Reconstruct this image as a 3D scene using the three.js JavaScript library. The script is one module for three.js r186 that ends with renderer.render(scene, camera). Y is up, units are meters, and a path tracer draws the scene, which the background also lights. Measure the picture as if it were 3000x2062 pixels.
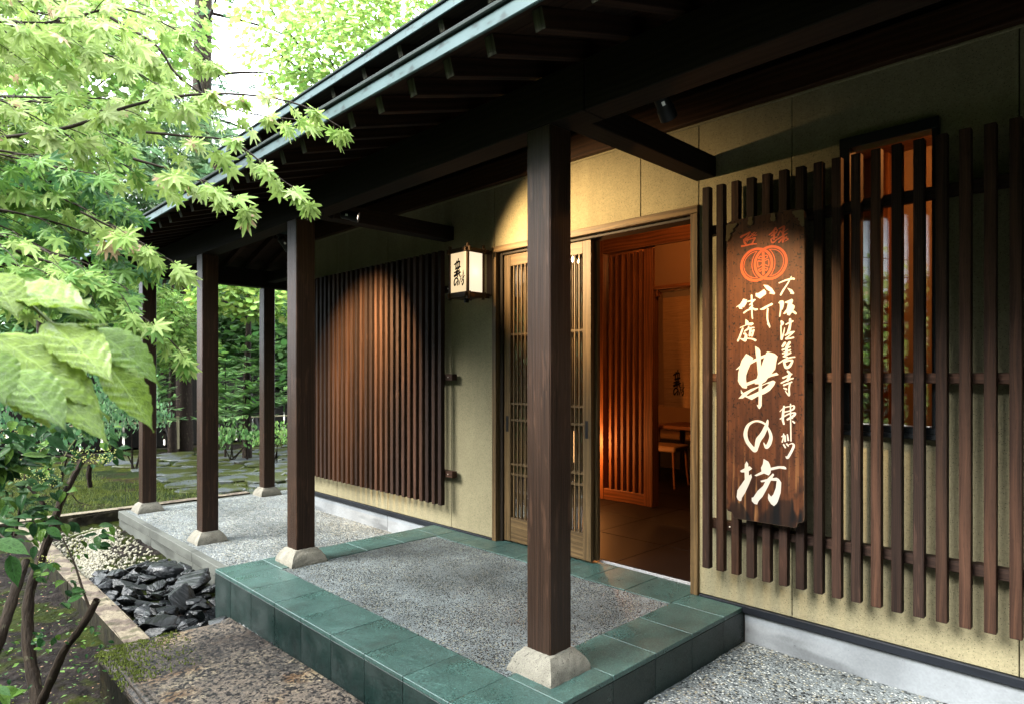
import * as THREE from 'three';
import { mergeGeometries } from 'three/addons/utils/BufferGeometryUtils.js';

// ---------------------------------------------------------------- camera, sky, sun, exposure
const EXPOSURE = 12.5;
const scene = new THREE.Scene();
const EYE = new THREE.Vector3(1.58, 1.23, 3.30);
const FWD = new THREE.Vector3(-0.7154, 0, -0.6987), RGT = new THREE.Vector3(0.6987, 0, -0.7154);
const camera = new THREE.PerspectiveCamera(56.85, 3000 / 2062, 0.05, 400);
camera.position.copy(EYE);
camera.lookAt(EYE.clone().add(FWD));
camera.setViewOffset(3000, 2062, 0, -68, 3000, 2062);
camera.focus = 3.3; camera.userData.fStop = 6.3;
scene.add(camera);
const renderer = new THREE.WebGLRenderer({ antialias: true });
renderer.setSize(1024, 703);
renderer.toneMapping = THREE.LinearToneMapping;
renderer.toneMappingExposure = EXPOSURE;
renderer.shadowMap.enabled = true;
renderer.shadowMap.type = THREE.PCFSoftShadowMap;

{ // overcast sky: nearly even, a little brighter towards the zenith, faint cloud structure
  const W = 256, H = 128, d = new Float32Array(W * H * 4);
  for (let j = 0; j < H; j++) for (let i = 0; i < W; i++) {
    const el = (j / (H - 1) - 0.5) * Math.PI, a = i / W * 2 * Math.PI, s = Math.max(0, Math.sin(el));
    const cl = 1 + 0.04 * Math.sin(a * 3 + 2 * s) * s + 0.03 * Math.sin(a * 5 - 4 * s + 1) * s;
    const L = el < 0 ? 0.15 : (0.44 + 0.42 * s) * cl, k = (j * W + i) * 4;
    d[k] = L * 0.93; d[k + 1] = L * 1.0; d[k + 2] = L * 1.06; d[k + 3] = 1;
  }
  const t = new THREE.DataTexture(d, W, H, THREE.RGBAFormat, THREE.FloatType);
  t.mapping = THREE.EquirectangularReflectionMapping; t.magFilter = t.minFilter = THREE.LinearFilter; t.needsUpdate = true;
  scene.background = t; scene.environment = t;
}
const sun = new THREE.DirectionalLight(new THREE.Color(1, 0.98, 0.93), 1.5);
sun.position.set(-9.0, 18.5, 21.5); sun.target.position.set(-1.5, 0, 0.5);
sun.castShadow = true; sun.shadow.radius = 56; sun.shadow.mapSize.set(2048, 2048);
Object.assign(sun.shadow.camera, { left: -20, right: 12, top: 18, bottom: -12, near: 0.5, far: 60 });
scene.add(sun); scene.add(sun.target);

// ---------------------------------------------------------------- helpers
let seed = 7;
const rnd = () => { seed |= 0; seed = seed + 0x6D2B79F5 | 0; let t = Math.imul(seed ^ seed >>> 15, 1 | seed); t = t + Math.imul(t ^ t >>> 7, 61 | t) ^ t; return ((t ^ t >>> 14) >>> 0) / 4294967296; };
const rr = (a, b) => a + (b - a) * rnd(), pick = (l) => l[Math.floor(rnd() * l.length)];
const V = (x, y, z) => new THREE.Vector3(x, y, z);
const lin = (r, g, b) => new THREE.Color().setRGB(r, g, b);
const clamp = (x, a = 0, b = 1) => Math.min(b, Math.max(a, x));
const smooth = (a, b, x) => { const t = clamp((x - a) / (b - a)); return t * t * (3 - 2 * t); };
const PX = 1474.5;                                  // focal length in the 2322-pixel-wide frame used for placing
function at(x, y, depth) {                          // a point seen at (x, y) of that frame, depth metres in front of the lens plane
  return EYE.clone().addScaledVector(FWD, depth).addScaledVector(RGT, (x - 1161) / PX * depth).add(V(0, -(y - 850.6) / PX * depth, 0));
}
function seen(p) { const q = p.clone().sub(EYE), d = q.dot(FWD); return [1161 + PX * q.dot(RGT) / d, 850.6 - PX * q.y / d, d]; }
const used = {};
function numbered(n) { used[n] = (used[n] || 0) + 1; return used[n] === 1 ? n : n + '_' + String(used[n] - 1).padStart(3, '0'); }
function tag(o, label, category, group, kind) {
  if (label) o.userData.label = label;
  if (category) o.userData.category = category;
  if (group) o.userData.group = group;
  if (kind) o.userData.kind = kind;
  return o;
}
function thing(name, label, category, pos = [0, 0, 0], turn = 0, group) {
  const g = new THREE.Group(); g.name = numbered(name); scene.add(g); g.position.set(...pos); g.rotation.y = turn;
  return tag(g, label, category, group);
}
function setting(name) { const g = new THREE.Group(); g.name = numbered(name); g.userData.kind = 'structure'; scene.add(g); return g; }
function put(name, geo, mat, parent = scene, pos, rot) {
  const m = new THREE.Mesh(geo, mat); m.name = parent === scene ? numbered(name) : name; m.castShadow = m.receiveShadow = true;
  if (pos) m.position.set(...pos);
  if (rot) m.rotation.set(...rot);
  parent.add(m); return m;
}
function sub(name, parent) { const g = new THREE.Group(); g.name = name; parent.add(g); return g; }

// noise
function lattice(P, s) { const a = new Float32Array(P * P); const k = seed; seed = s; for (let i = 0; i < a.length; i++) a[i] = rnd(); seed = k; return a; }
const LATS = {};
function vnoise(u, v, pu, pv, s) {                   // tileable value noise on the unit square with pu x pv cells
  const key = s; const A = LATS[key] || (LATS[key] = lattice(256, s * 977 + 13));
  const x = u * pu, y = v * pv, xi = Math.floor(x), yi = Math.floor(y); let fx = x - xi, fy = y - yi; fx = fx * fx * (3 - 2 * fx); fy = fy * fy * (3 - 2 * fy);
  const m = (a, p) => ((a % p) + p) % p;
  const x0 = m(xi, pu) & 255, x1 = m(xi + 1, pu) & 255, y0 = m(yi, pv) & 255, y1 = m(yi + 1, pv) & 255;
  const a = A[y0 * 256 + x0], b = A[y0 * 256 + x1], c = A[y1 * 256 + x0], d = A[y1 * 256 + x1];
  return a + (b - a) * fx + (c - a) * fy + (a - b - c + d) * fx * fy;
}
function fbm(u, v, p, s, oct = 4, q = p) { let r = 0, w = 0.5, t = 0; for (let i = 0; i < oct; i++) { r += w * vnoise(u, v, p, q, s + i); t += w; w *= 0.5; p *= 2; q *= 2; } return r / t; }
function n3(x, y, z) { // cheap 3D noise, -1..1, for shaping stone
  return (vnoise(x * 0.1 + z * 0.037, y * 0.1 - z * 0.051, 97, 89, 41) + vnoise(z * 0.1 + 0.31 + x * 0.043, y * 0.1 + 0.77 + x * 0.02, 83, 101, 42)) - 1;
}
function tex(w, h, fn, size = [1, 1], srgb = true) {
  const d = new Uint8Array(w * h * 4);
  for (let j = 0; j < h; j++) for (let i = 0; i < w; i++) {
    const c = fn(i / w, j / h), k = (j * w + i) * 4;
    d[k] = clamp(c[0]) * 255; d[k + 1] = clamp(c[1]) * 255; d[k + 2] = clamp(c[2]) * 255; d[k + 3] = 255;
  }
  return finish(new THREE.DataTexture(d, w, h), size, srgb);
}
function finish(t, size, srgb) {
  t.wrapS = t.wrapT = THREE.RepeatWrapping; t.magFilter = THREE.LinearFilter; t.minFilter = THREE.LinearMipmapLinearFilter; t.generateMipmaps = true;
  t.repeat.set(1 / size[0], 1 / size[1]); if (srgb) t.colorSpace = THREE.SRGBColorSpace; t.needsUpdate = true; return t;
}
const g3 = (x) => [x, x, x], mix3 = (a, b, t) => [a[0] + (b[0] - a[0]) * t, a[1] + (b[1] - a[1]) * t, a[2] + (b[2] - a[2]) * t];
function cells(n, s) { const k = seed; seed = s; const a = []; for (let i = 0; i < n * n; i++) a.push([rnd(), rnd(), rnd(), rnd()]); seed = k; return a; }
function worley(u, v, n, C) {                        // [distance to nearest, distance to second, that cell's two random numbers]
  const x = u * n, y = v * n, xi = Math.floor(x), yi = Math.floor(y); let d1 = 9, d2 = 9, c1 = null;
  for (let j = -1; j <= 1; j++) for (let i = -1; i <= 1; i++) {
    const c = C[((yi + j + n) % n) * n + (xi + i + n) % n], dx = xi + i + c[0] - x, dy = yi + j + c[1] - y, d = Math.sqrt(dx * dx + dy * dy);
    if (d < d1) { d2 = d1; d1 = d; c1 = c; } else if (d < d2) d2 = d;
  }
  return [d1, d2, c1[2], c1[3]];
}

// geometry: a box with chamfered edges, uv in metres with v along the longest (or given) side
const boxes = {};
function cbox(w, h, d, ch = 0.003, grain, off = 0) {
  const key = [w, h, d, ch, grain, off].map((q) => typeof q === 'number' ? q.toFixed(4) : q).join();
  if (boxes[key]) return boxes[key];
  const s = [w / 2, h / 2, d / 2]; ch = Math.min(ch, s[0] * 0.45, s[1] * 0.45, s[2] * 0.45);
  grain = grain ?? [0, 1, 2].reduce((a, b) => [w, h, d][b] > [w, h, d][a] ? b : a, 0);
  const pos = [], uv = [], nor = [];
  const corner = (sx, sy, sz, ax) => { const p = [sx * (s[0] - ch), sy * (s[1] - ch), sz * (s[2] - ch)]; p[ax] = [sx, sy, sz][ax] * s[ax]; return p; };
  const emit = (pts) => {
    const a = V(...pts[0]), b = V(...pts[1]), c = V(...pts[2]); let n = b.clone().sub(a).cross(c.clone().sub(a)).normalize();
    const mid = pts.reduce((q, p) => q.add(V(...p)), V(0, 0, 0)); if (n.dot(mid) < 0) { pts = pts.slice().reverse(); n.negate(); }
    const ab = [Math.abs(n.x), Math.abs(n.y), Math.abs(n.z)], dom = ab.indexOf(Math.max(...ab));
    let vA = grain, uA; if (dom === grain) { vA = (grain + 1) % 3; uA = (grain + 2) % 3; } else uA = 3 - dom - grain;
    for (let k = 1; k + 1 < pts.length; k++) for (const p of [pts[0], pts[k], pts[k + 1]]) { pos.push(...p); nor.push(n.x, n.y, n.z); uv.push(p[uA] + s[dom] * 1.7 * Math.sign([n.x, n.y, n.z][dom]) + off * 0.37 + dom * 0.13, p[vA] + off * 0.71); }
  };
  for (let ax = 0; ax < 3; ax++) for (const q of [-1, 1]) {
    const b = (ax + 1) % 3, c = (ax + 2) % 3, r = [];
    for (const [i, j] of [[-1, -1], [1, -1], [1, 1], [-1, 1]]) { const t = [0, 0, 0]; t[ax] = q; t[b] = i; t[c] = j; r.push(corner(...t, ax)); }
    emit(r);
    for (const i of [-1, 1]) { if (b < ax && true) { } const t1 = [0, 0, 0], t2 = [0, 0, 0]; t1[ax] = t2[ax] = q; t1[b] = t2[b] = i; t1[c] = -1; t2[c] = 1; emit([corner(...t1, ax), corner(...t2, ax), corner(...t2, b), corner(...t1, b)]); }
  }
  for (const x of [-1, 1]) for (const y of [-1, 1]) for (const z of [-1, 1]) emit([corner(x, y, z, 0), corner(x, y, z, 1), corner(x, y, z, 2)]);
  const g = new THREE.BufferGeometry();
  g.setAttribute('position', new THREE.Float32BufferAttribute(pos, 3)); g.setAttribute('normal', new THREE.Float32BufferAttribute(nor, 3)); g.setAttribute('uv', new THREE.Float32BufferAttribute(uv, 2));
  return boxes[key] = g;
}
// a box given by its two corners
function span(name, a, b, mat, parent, ch = 0.003, grain, off) {
  const w = Math.abs(b[0] - a[0]), h = Math.abs(b[1] - a[1]), d = Math.abs(b[2] - a[2]);
  return put(name, cbox(w, h, d, ch, grain, off ?? Math.floor(rnd() * 9)), mat, parent, [(a[0] + b[0]) / 2, (a[1] + b[1]) / 2, (a[2] + b[2]) / 2]);
}
function limb(pts, r0, r1, sides = 7, bump = 0) {     // tapered tube through points
  const c = new THREE.CatmullRomCurve3(pts), n = Math.max(4, pts.length * 4), pos = [], uv = [], idx = [];
  const fr = c.computeFrenetFrames(n, false); let len = c.getLength();
  for (let i = 0; i <= n; i++) {
    const p = c.getPointAt(i / n), r = (r0 + (r1 - r0) * i / n) * (1 + bump * (rnd() - 0.5));
    for (let k = 0; k <= sides; k++) {
      const a = k / sides * Math.PI * 2, q = p.clone().addScaledVector(fr.normals[i], Math.cos(a) * r).addScaledVector(fr.binormals[i], Math.sin(a) * r);
      pos.push(q.x, q.y, q.z); uv.push(k / sides * 6.28 * r0, i / n * len);
      if (i < n && k < sides) { const o = i * (sides + 1) + k; idx.push(o, o + 1, o + sides + 1, o + 1, o + sides + 2, o + sides + 1); }
    }
  }
  const g = new THREE.BufferGeometry(); g.setAttribute('position', new THREE.Float32BufferAttribute(pos, 3)); g.setAttribute('uv', new THREE.Float32BufferAttribute(uv, 2)); g.setIndex(idx); g.computeVertexNormals(); return g;
}
function planarUV(g, ax = 0, ay = 1, s = 1, ox = 0, oy = 0) {
  const p = g.attributes.position, uv = new Float32Array(p.count * 2);
  for (let i = 0; i < p.count; i++) { const c = [p.getX(i), p.getY(i), p.getZ(i)]; uv[2 * i] = c[ax] * s + ox; uv[2 * i + 1] = c[ay] * s + oy; }
  g.setAttribute('uv', new THREE.BufferAttribute(uv, 2)); return g;
}
function poly(pts, depth, bevel = 0) {                // extruded outline in the xy plane
  const s = new THREE.Shape(); pts.forEach((p, i) => i ? s.lineTo(p[0], p[1]) : s.moveTo(p[0], p[1])); s.closePath();
  return new THREE.ExtrudeGeometry(s, { depth, bevelEnabled: bevel > 0, bevelThickness: bevel, bevelSize: bevel, bevelOffset: -bevel, bevelSegments: 1, curveSegments: 6 });
}
// ---------------------------------------------------------------- textures and materials
const woodT = tex(512, 1024, (u, v) => {
  const w = 0.012 * Math.sin(v * 6.283 * 2) + 0.05 * (fbm(u, v, 4, 3, 2, 2) - 0.5), q = u + w;
  const g1 = fbm(q, v, 60, 5, 3, 3), g2 = vnoise(q, v, 200, 6, 9), rings = 0.5 + 0.5 * Math.sin((q * 9 + 0.9 * fbm(u, v, 3, 17, 3, 2)) * 6.283);
  const pore = vnoise(u, v, 240, 40, 23) > 0.82 ? -0.16 : 0;
  return g3(0.70 + 0.26 * (g1 - 0.5) + 0.12 * (g2 - 0.5) + 0.16 * (rings - 0.5) + pore * 0.7 + 0.22 * (fbm(u, v, 5, 31, 3, 4) - 0.5));
}, [0.3, 1.1]);
const woodB = tex(512, 1024, (u, v) => g3(0.5 + 0.5 * (fbm(u, v, 90, 5, 2, 3) - 0.5) + 0.3 * (vnoise(u, v, 220, 8, 9) - 0.5)), [0.3, 1.1], false);
const woodR = tex(256, 512, (u, v) => g3(0.62 + 0.35 * (fbm(u, v, 24, 5, 3, 3) - 0.5) + 0.3 * (fbm(u, v, 4, 8, 3, 5) - 0.5)), [0.3, 1.1], false);
const wornT = tex(512, 1024, (u, v) => {             // the posts: grain, pale scuffs, fine scratches
  const q = u + 0.05 * (fbm(u, v, 4, 3, 2, 2) - 0.5), g1 = fbm(q, v, 70, 5, 3, 3), g2 = vnoise(q, v, 220, 4, 9);
  const cath = 0.5 + 0.5 * Math.sin((Math.abs(((u * 2) % 1) - 0.5) * 18 + 5 * v + 1.6 * fbm(u, v, 3, 17, 3, 2)) * 6.283);
  const scuff = smooth(0.66, 0.82, fbm(u + v * 0.2, v, 14, 61, 3, 10)), line = vnoise(u + v, v, 40, 9, 77) > 0.93 && vnoise(u, v, 150, 150, 78) > 0.5 ? 0.2 : 0;
  let crack = 0; for (const [uc, v0, v1] of [[0.22, 0.1, 0.55], [0.63, 0.4, 0.92], [0.86, 0.02, 0.3], [0.4, 0.68, 0.8]]) if (Math.abs(u - uc - 0.02 * (vnoise(0.3, v, 3, 7, 55) - 0.5)) < 0.0035 * smooth(v0, v0 + 0.1, v) * smooth(v1, v1 - 0.1, v)) crack = 0.34;
  return g3(0.58 - crack + 0.32 * (g1 - 0.5) + 0.14 * (g2 - 0.5) + 0.13 * (cath - 0.5) + 0.2 * scuff + line * 0.7 + 0.14 * (fbm(u, v, 4, 31, 3, 3) - 0.5));
}, [0.27, 1.35]);
const speck = cells(320, 5), speck2 = cells(160, 6);
const stuccoT = tex(1024, 1024, (u, v) => {
  const a = worley(u, v, 320, speck), b = worley(u, v, 160, speck2); let c = 0.9 + 0.12 * (fbm(u, v, 200, 3, 2) - 0.5) + 0.16 * (fbm(u, v, 3, 12, 5) - 0.5) + 0.07 * (fbm(u, v, 24, 14, 3, 2) - 0.5);
  if (a[2] > 0.72 && a[0] < 0.26) c -= 0.2 * (1 - a[3] * 0.5); if (b[2] > 0.84 && b[0] < 0.18) c -= 0.36; if (a[3] > 0.93 && a[0] < 0.22) c += 0.15;
  return [c, c * (0.995), c * 0.98];
}, [1.5, 1.5]);
const stuccoB = tex(1024, 1024, (u, v) => g3(0.5 + 0.8 * (fbm(u, v, 170, 3, 3) - 0.5)), [0.8, 0.8], false);
const gran = cells(150, 8);
const tileT = tex(1024, 1024, (u, v) => {
  const a = worley(u, v, 150, gran), s = (a[2] - 0.5) * 0.34, f = 0.16 * (fbm(u, v, 6, 4, 4) - 0.5); let c = 0.62 + s + f; const w = a[3] > 0.9 ? 0.12 : 0;
  const stain = smooth(0.6, 0.75, fbm(u, v, 5, 71, 4)) * 0.1;
  return [c * 0.86 + w, c * 1.0 + w - stain * 0.4, c * 0.97 + w - stain * 0.4];
}, [0.6, 0.6]);
const tileR = tex(512, 512, (u, v) => g3(0.40 + 0.5 * (fbm(u, v, 5, 21, 4) - 0.5) + 0.2 * (vnoise(u, v, 200, 200, 6) - 0.5)), [0.9, 0.9], false);
const peb = cells(100, 11), peb2 = cells(72, 12);
function aggregate(cement, stones, thr, N = 100, P0 = peb, gap = 0.34) {
  const col = (u, v) => {
    const a = worley(u, v, N, P0), bare = smooth(0.46, 0.62, fbm(u, v, 6, 88, 5)), inside = a[0] < gap + a[3] * 0.16 && a[2] > thr + bare * 0.42;
    const m = 1 + 0.5 * (fbm(u, v, 4, 9, 5) - 0.5) + 0.2 * (fbm(u, v, 20, 19, 3) - 0.5);
    if (!inside) { const f = 1 + 0.3 * (vnoise(u, v, 250, 250, 5) - 0.5); return cement.map((c) => c * f * m); }
    const t = stones[Math.floor(a[3] * stones.length * 0.999)], s = (1 - 0.5 * a[0]) * m; return t.map((c) => c * s);
  };
  const bump = (u, v) => { const a = worley(u, v, N, P0); return g3(a[2] > thr && a[0] < 0.5 ? 0.35 + 0.65 * Math.sqrt(Math.max(0, 1 - a[0] * a[0] * 4)) : 0.3); };
  return [tex(1024, 1024, col, [0.95, 0.95]), tex(1024, 1024, bump, [0.95, 0.95], false)];
}
const [aggT, aggB] = aggregate([0.52, 0.54, 0.54], [[0.10, 0.11, 0.11], [0.2, 0.21, 0.21], [0.5, 0.5, 0.48], [0.05, 0.055, 0.06], [0.7, 0.67, 0.58], [0.12, 0.12, 0.13]], 0.2);
const [gravT, gravB] = aggregate([0.42, 0.43, 0.43], [[0.62, 0.62, 0.6], [0.44, 0.45, 0.45], [0.76, 0.75, 0.72], [0.3, 0.31, 0.31], [0.6, 0.57, 0.5], [0.2, 0.21, 0.21]], 0.12, 72, peb2, 0.4);
const concT = tex(512, 512, (u, v) => { const f = fbm(u, v, 4, 3, 5), p = vnoise(u, v, 120, 120, 4) > 0.985 ? 0.35 : 0; return g3(0.84 + 0.34 * (f - 0.5) - 0.16 * smooth(0.5, 0.7, fbm(u, v, 14, 23, 3, 3)) - p + 0.06 * (vnoise(u, v, 200, 200, 8) - 0.5)); }, [1.3, 1.3]);
const concB = tex(512, 512, (u, v) => g3(0.6 + 0.3 * (fbm(u, v, 60, 3, 3) - 0.5) - (vnoise(u, v, 120, 120, 4) > 0.985 ? 0.5 : 0)), [1.3, 1.3], false);
const slabT = tex(1024, 1024, (u, v) => {
  const big = fbm(u, v, 3, 5, 4), fine = fbm(u, v, 60, 8, 3), g = vnoise(u, v, 250, 250, 3); let c = mix3([0.30, 0.28, 0.26], [0.52, 0.46, 0.40], smooth(0.3, 0.7, fine * 0.6 + big * 0.4));
  c = mix3(c, [0.47, 0.31, 0.17], 0.6 * smooth(0.5, 0.75, fbm(u, v, 5, 33, 5))); c = mix3(c, [0.78, 0.7, 0.56], 0.6 * smooth(0.55, 0.72, fbm(u, v, 6, 44, 5) * 0.6 + 0.4 * fbm(u, v, 90, 45, 2)));
  c = mix3(c, [0.2, 0.17, 0.16], 0.5 * smooth(0.5, 0.66, fbm(u, v, 4, 75, 5))); c = mix3(c, [0.09, 0.085, 0.09], 0.85 * smooth(0.54, 0.64, fbm(u, v, 90, 55, 2))); c = mix3(c, [0.58, 0.5, 0.44], 0.5 * smooth(0.66, 0.74, fbm(u, v, 120, 65, 2))); return c.map((x) => x * (0.85 + 0.4 * (g - 0.35)));
}, [1.1, 1.1]);
const roughStoneB = tex(512, 512, (u, v) => g3(0.5 + 0.7 * (fbm(u, v, 16, 5, 5) - 0.5)), [0.5, 0.5], false);
const kerbT = tex(512, 512, (u, v) => {
  let c = mix3([0.58, 0.53, 0.46], [0.74, 0.69, 0.6], fbm(u, v, 40, 5, 3)); c = mix3(c, [0.42, 0.36, 0.34], 0.7 * smooth(0.5, 0.68, fbm(u, v, 6, 8, 4))); c = mix3(c, [0.3, 0.3, 0.2], 0.5 * smooth(0.62, 0.75, fbm(u, v, 10, 18, 4)));
  return c.map((x) => x * (0.9 + 0.3 * (vnoise(u, v, 220, 220, 2) - 0.5)));
}, [0.7, 0.7]);
const baseT = tex(512, 512, (u, v) => { const g = vnoise(u, v, 110, 110, 2), h = vnoise(u, v, 200, 200, 3); return [0.82, 0.8, 0.75].map((x) => x * (0.86 + 0.24 * (fbm(u, v, 8, 3, 3) - 0.5) + (g > 0.85 ? -0.24 : 0) + 0.16 * (h - 0.5))); }, [0.4, 0.4]);
const soilT = tex(1024, 1024, (u, v) => {
  const f = fbm(u, v, 30, 4, 4), b = fbm(u, v, 6, 6, 4); let c = mix3([0.15, 0.13, 0.12], [0.42, 0.38, 0.36], f * f * 1.6); const bit = vnoise(u, v, 180, 180, 15);
  if (bit > 0.9) c = mix3(c, [0.5, 0.42, 0.36], 0.6); if (bit < 0.08) c = mix3(c, [0.35, 0.2, 0.12], 0.6);
  const m = smooth(0.46, 0.6, b * 0.8 + 0.25 * fbm(u, v, 40, 19, 3)); return mix3(c, mix3([0.2, 0.27, 0.06], [0.4, 0.46, 0.1], f), m * 0.9);
}, [2.2, 2.2]);
const soilB = tex(1024, 1024, (u, v) => g3(0.5 + 0.9 * (fbm(u, v, 60, 4, 4) - 0.5)), [2.2, 2.2], false);
const mossT = tex(1024, 1024, (u, v) => {
  const f = fbm(u, v, 70, 4, 3), b = fbm(u, v, 5, 6, 5); let c = mix3([0.15, 0.2, 0.06], [0.47, 0.5, 0.12], f); c = mix3(c, [0.13, 0.2, 0.09], 0.8 * smooth(0.4, 0.62, b)); return mix3(c, [0.25, 0.2, 0.16], 0.85 * smooth(0.58, 0.7, fbm(u, v, 8, 26, 4)));
}, [2.6, 2.6]);
const barkT = tex(256, 512, (u, v) => { const f = fbm(u, v, 14, 4, 4, 8); let c = mix3([0.2, 0.17, 0.15], [0.46, 0.4, 0.34], f); return mix3(c, [0.62, 0.62, 0.52], 0.8 * smooth(0.64, 0.74, fbm(u, v, 6, 14, 3, 10))); }, [0.16, 0.4]);
const barkB = tex(256, 512, (u, v) => g3(fbm(u, v, 16, 4, 4, 14)), [0.16, 0.4], false);
const copperT = tex(512, 256, (u, v) => mix3([0.52, 0.62, 0.62], [0.66, 0.76, 0.77], fbm(u, v, 12, 3, 4, 6)).map((c) => c * (1 - 0.3 * smooth(0.62, 0.8, fbm(u, v, 40, 9, 3, 10)))), [1.2, 0.5]);
const rockT = tex(512, 512, (u, v) => { const f = fbm(u, v, 6, 3, 5); return mix3([0.17, 0.18, 0.2], [0.33, 0.35, 0.37], f).map((x) => x * (0.9 + 0.3 * (vnoise(u, v, 120, 30, 5) - 0.5))); }, [0.25, 0.25]);
const paveT = tex(512, 512, (u, v) => { const f = fbm(u, v, 6, 3, 5); return mix3(mix3([0.42, 0.45, 0.48], [0.64, 0.66, 0.68], f), [0.36, 0.39, 0.14], 0.9 * smooth(0.42, 0.56, fbm(u, v, 5, 30, 5))); }, [1.4, 1.4]);
const floorT = tex(512, 512, (u, v) => { const f = fbm(u, v, 8, 3, 5); return mix3([0.26, 0.2, 0.17], [0.4, 0.32, 0.27], f); }, [0.9, 0.9]);
const plasterB = tex(512, 512, (u, v) => g3(0.5 + 0.8 * (fbm(u, v, 7, 3, 4) - 0.5)), [0.9, 0.9], false);
const maple = document.createElement('canvas'); maple.width = maple.height = 256;   // veins of a lobed leaf, uv centre is the stalk
{ const c = maple.getContext('2d'); c.fillStyle = '#ececec'; c.fillRect(0, 0, 256, 256); c.strokeStyle = '#fbfbf0'; c.lineCap = 'round';
  for (const [a, l] of [[0, 1], [38, 0.93], [-38, 0.93], [80, 0.74], [-80, 0.74], [126, 0.42], [-126, 0.42]]) {
    const t = a * Math.PI / 180, dx = Math.sin(t), dy = -Math.cos(t); c.lineWidth = 3; c.beginPath(); c.moveTo(128, 128); c.lineTo(128 + dx * 120 * l, 128 + dy * 120 * l); c.stroke(); c.lineWidth = 1.2;
    for (let k = 2; k < 9; k++) for (const s of [-1, 1]) { const q = k / 9 * l * 120, e = t + s * 0.7, L = 22 * (1 - k / 10); c.beginPath(); c.moveTo(128 + dx * q, 128 + dy * q); c.lineTo(128 + dx * q + Math.sin(e) * L, 128 + dy * q - Math.cos(e) * L); c.stroke(); }
  } }
const mapleT = finish(new THREE.CanvasTexture(maple), [1, 1], true); mapleT.flipY = true;
const pinn = document.createElement('canvas'); pinn.width = 256; pinn.height = 512;
{ const c = pinn.getContext('2d'); c.fillStyle = '#dcdcd6'; c.fillRect(0, 0, 256, 512); for (let k = 0; k < 900; k++) { c.fillStyle = rnd() > 0.5 ? 'rgba(255,255,240,0.05)' : 'rgba(0,20,0,0.05)'; c.beginPath(); c.arc(rnd() * 256, rnd() * 512, 4 + rnd() * 16, 0, 7); c.fill(); }
  c.strokeStyle = '#ffffee'; c.lineWidth = 7; c.beginPath(); c.moveTo(128, 512); c.lineTo(128, 0); c.stroke();
  for (let k = 0; k < 8; k++) for (const s of [-1, 1]) { const y = 480 - k * 56; c.lineWidth = 3.4; c.beginPath(); c.moveTo(128, y); c.quadraticCurveTo(128 + s * 90, y - 45, 128 + s * 128, y - 120); c.stroke(); c.lineWidth = 1;
    for (let q = 1; q < 7; q++) { c.beginPath(); c.moveTo(128 + s * q * 18, y - q * 8); c.lineTo(128 + s * (q * 18 + 8), y - q * 8 - 50); c.stroke(); } } }
const pinnT = finish(new THREE.CanvasTexture(pinn), [1, 1], true);

const M = {};
const std = (n, o) => { const { k = 0.47, ...p } = o; if (p.specularIntensity === undefined && !(p.transmission === 1) && !/tile|granite_|stone_|glossy/.test(n)) p.specularIntensity = 0.3; M[n] = new THREE.MeshPhysicalMaterial(p); if (!p.transmission && !p.metalness) M[n].color.multiplyScalar(k); M[n].name = n; return M[n]; };
const shade = (k) => k.map((f) => f);
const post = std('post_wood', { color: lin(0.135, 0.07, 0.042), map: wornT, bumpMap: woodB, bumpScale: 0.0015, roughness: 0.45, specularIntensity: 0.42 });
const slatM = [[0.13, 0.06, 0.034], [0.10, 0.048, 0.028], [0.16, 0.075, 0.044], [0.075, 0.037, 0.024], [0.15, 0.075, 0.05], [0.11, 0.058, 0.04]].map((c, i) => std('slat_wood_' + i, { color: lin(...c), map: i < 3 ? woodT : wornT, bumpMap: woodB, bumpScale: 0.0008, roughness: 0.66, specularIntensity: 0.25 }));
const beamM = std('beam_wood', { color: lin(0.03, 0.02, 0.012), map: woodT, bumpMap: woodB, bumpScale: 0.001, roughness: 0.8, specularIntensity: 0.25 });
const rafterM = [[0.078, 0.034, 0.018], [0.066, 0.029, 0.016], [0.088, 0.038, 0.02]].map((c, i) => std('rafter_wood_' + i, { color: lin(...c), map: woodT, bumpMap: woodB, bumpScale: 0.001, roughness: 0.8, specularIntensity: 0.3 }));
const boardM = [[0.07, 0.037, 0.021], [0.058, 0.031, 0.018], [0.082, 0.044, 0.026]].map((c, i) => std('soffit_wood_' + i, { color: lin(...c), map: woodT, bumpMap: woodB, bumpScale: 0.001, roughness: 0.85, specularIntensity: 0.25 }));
const trimM = std('trim_wood', { color: lin(0.13, 0.055, 0.022), map: woodT, bumpMap: woodB, bumpScale: 0.0006, roughness: 0.6 });
const doorM = std('door_wood', { color: lin(0.34, 0.215, 0.095), map: woodT, bumpMap: woodB, bumpScale: 0.0005, roughness: 0.5 });
const doorD = std('door_groove_wood', { color: lin(0.06, 0.04, 0.024), map: woodT, roughness: 0.6 });
const innerM = std('interior_wood', { color: lin(0.5, 0.19, 0.065), map: woodT, roughness: 0.5 });
const lampWood = std('lantern_wood', { color: lin(0.17, 0.095, 0.045), map: woodT, roughness: 0.55 });
const wallM = std('wall_coating', { k: 0.5, color: lin(0.44, 0.392, 0.245), specularIntensity: 0.3, map: stuccoT, bumpMap: stuccoB, bumpScale: 0.0012, roughness: 0.8 });
const coreM = std('wall_core', { color: lin(0.05, 0.04, 0.03), roughness: 0.9 });
const flashM = std('flashing_metal', { color: lin(0.022, 0.027, 0.037), roughness: 0.5, map: concT });
const concM = std('concrete', { color: lin(0.50, 0.54, 0.575), map: concT, bumpMap: concB, bumpScale: 0.002, roughness: 0.85 });
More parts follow.
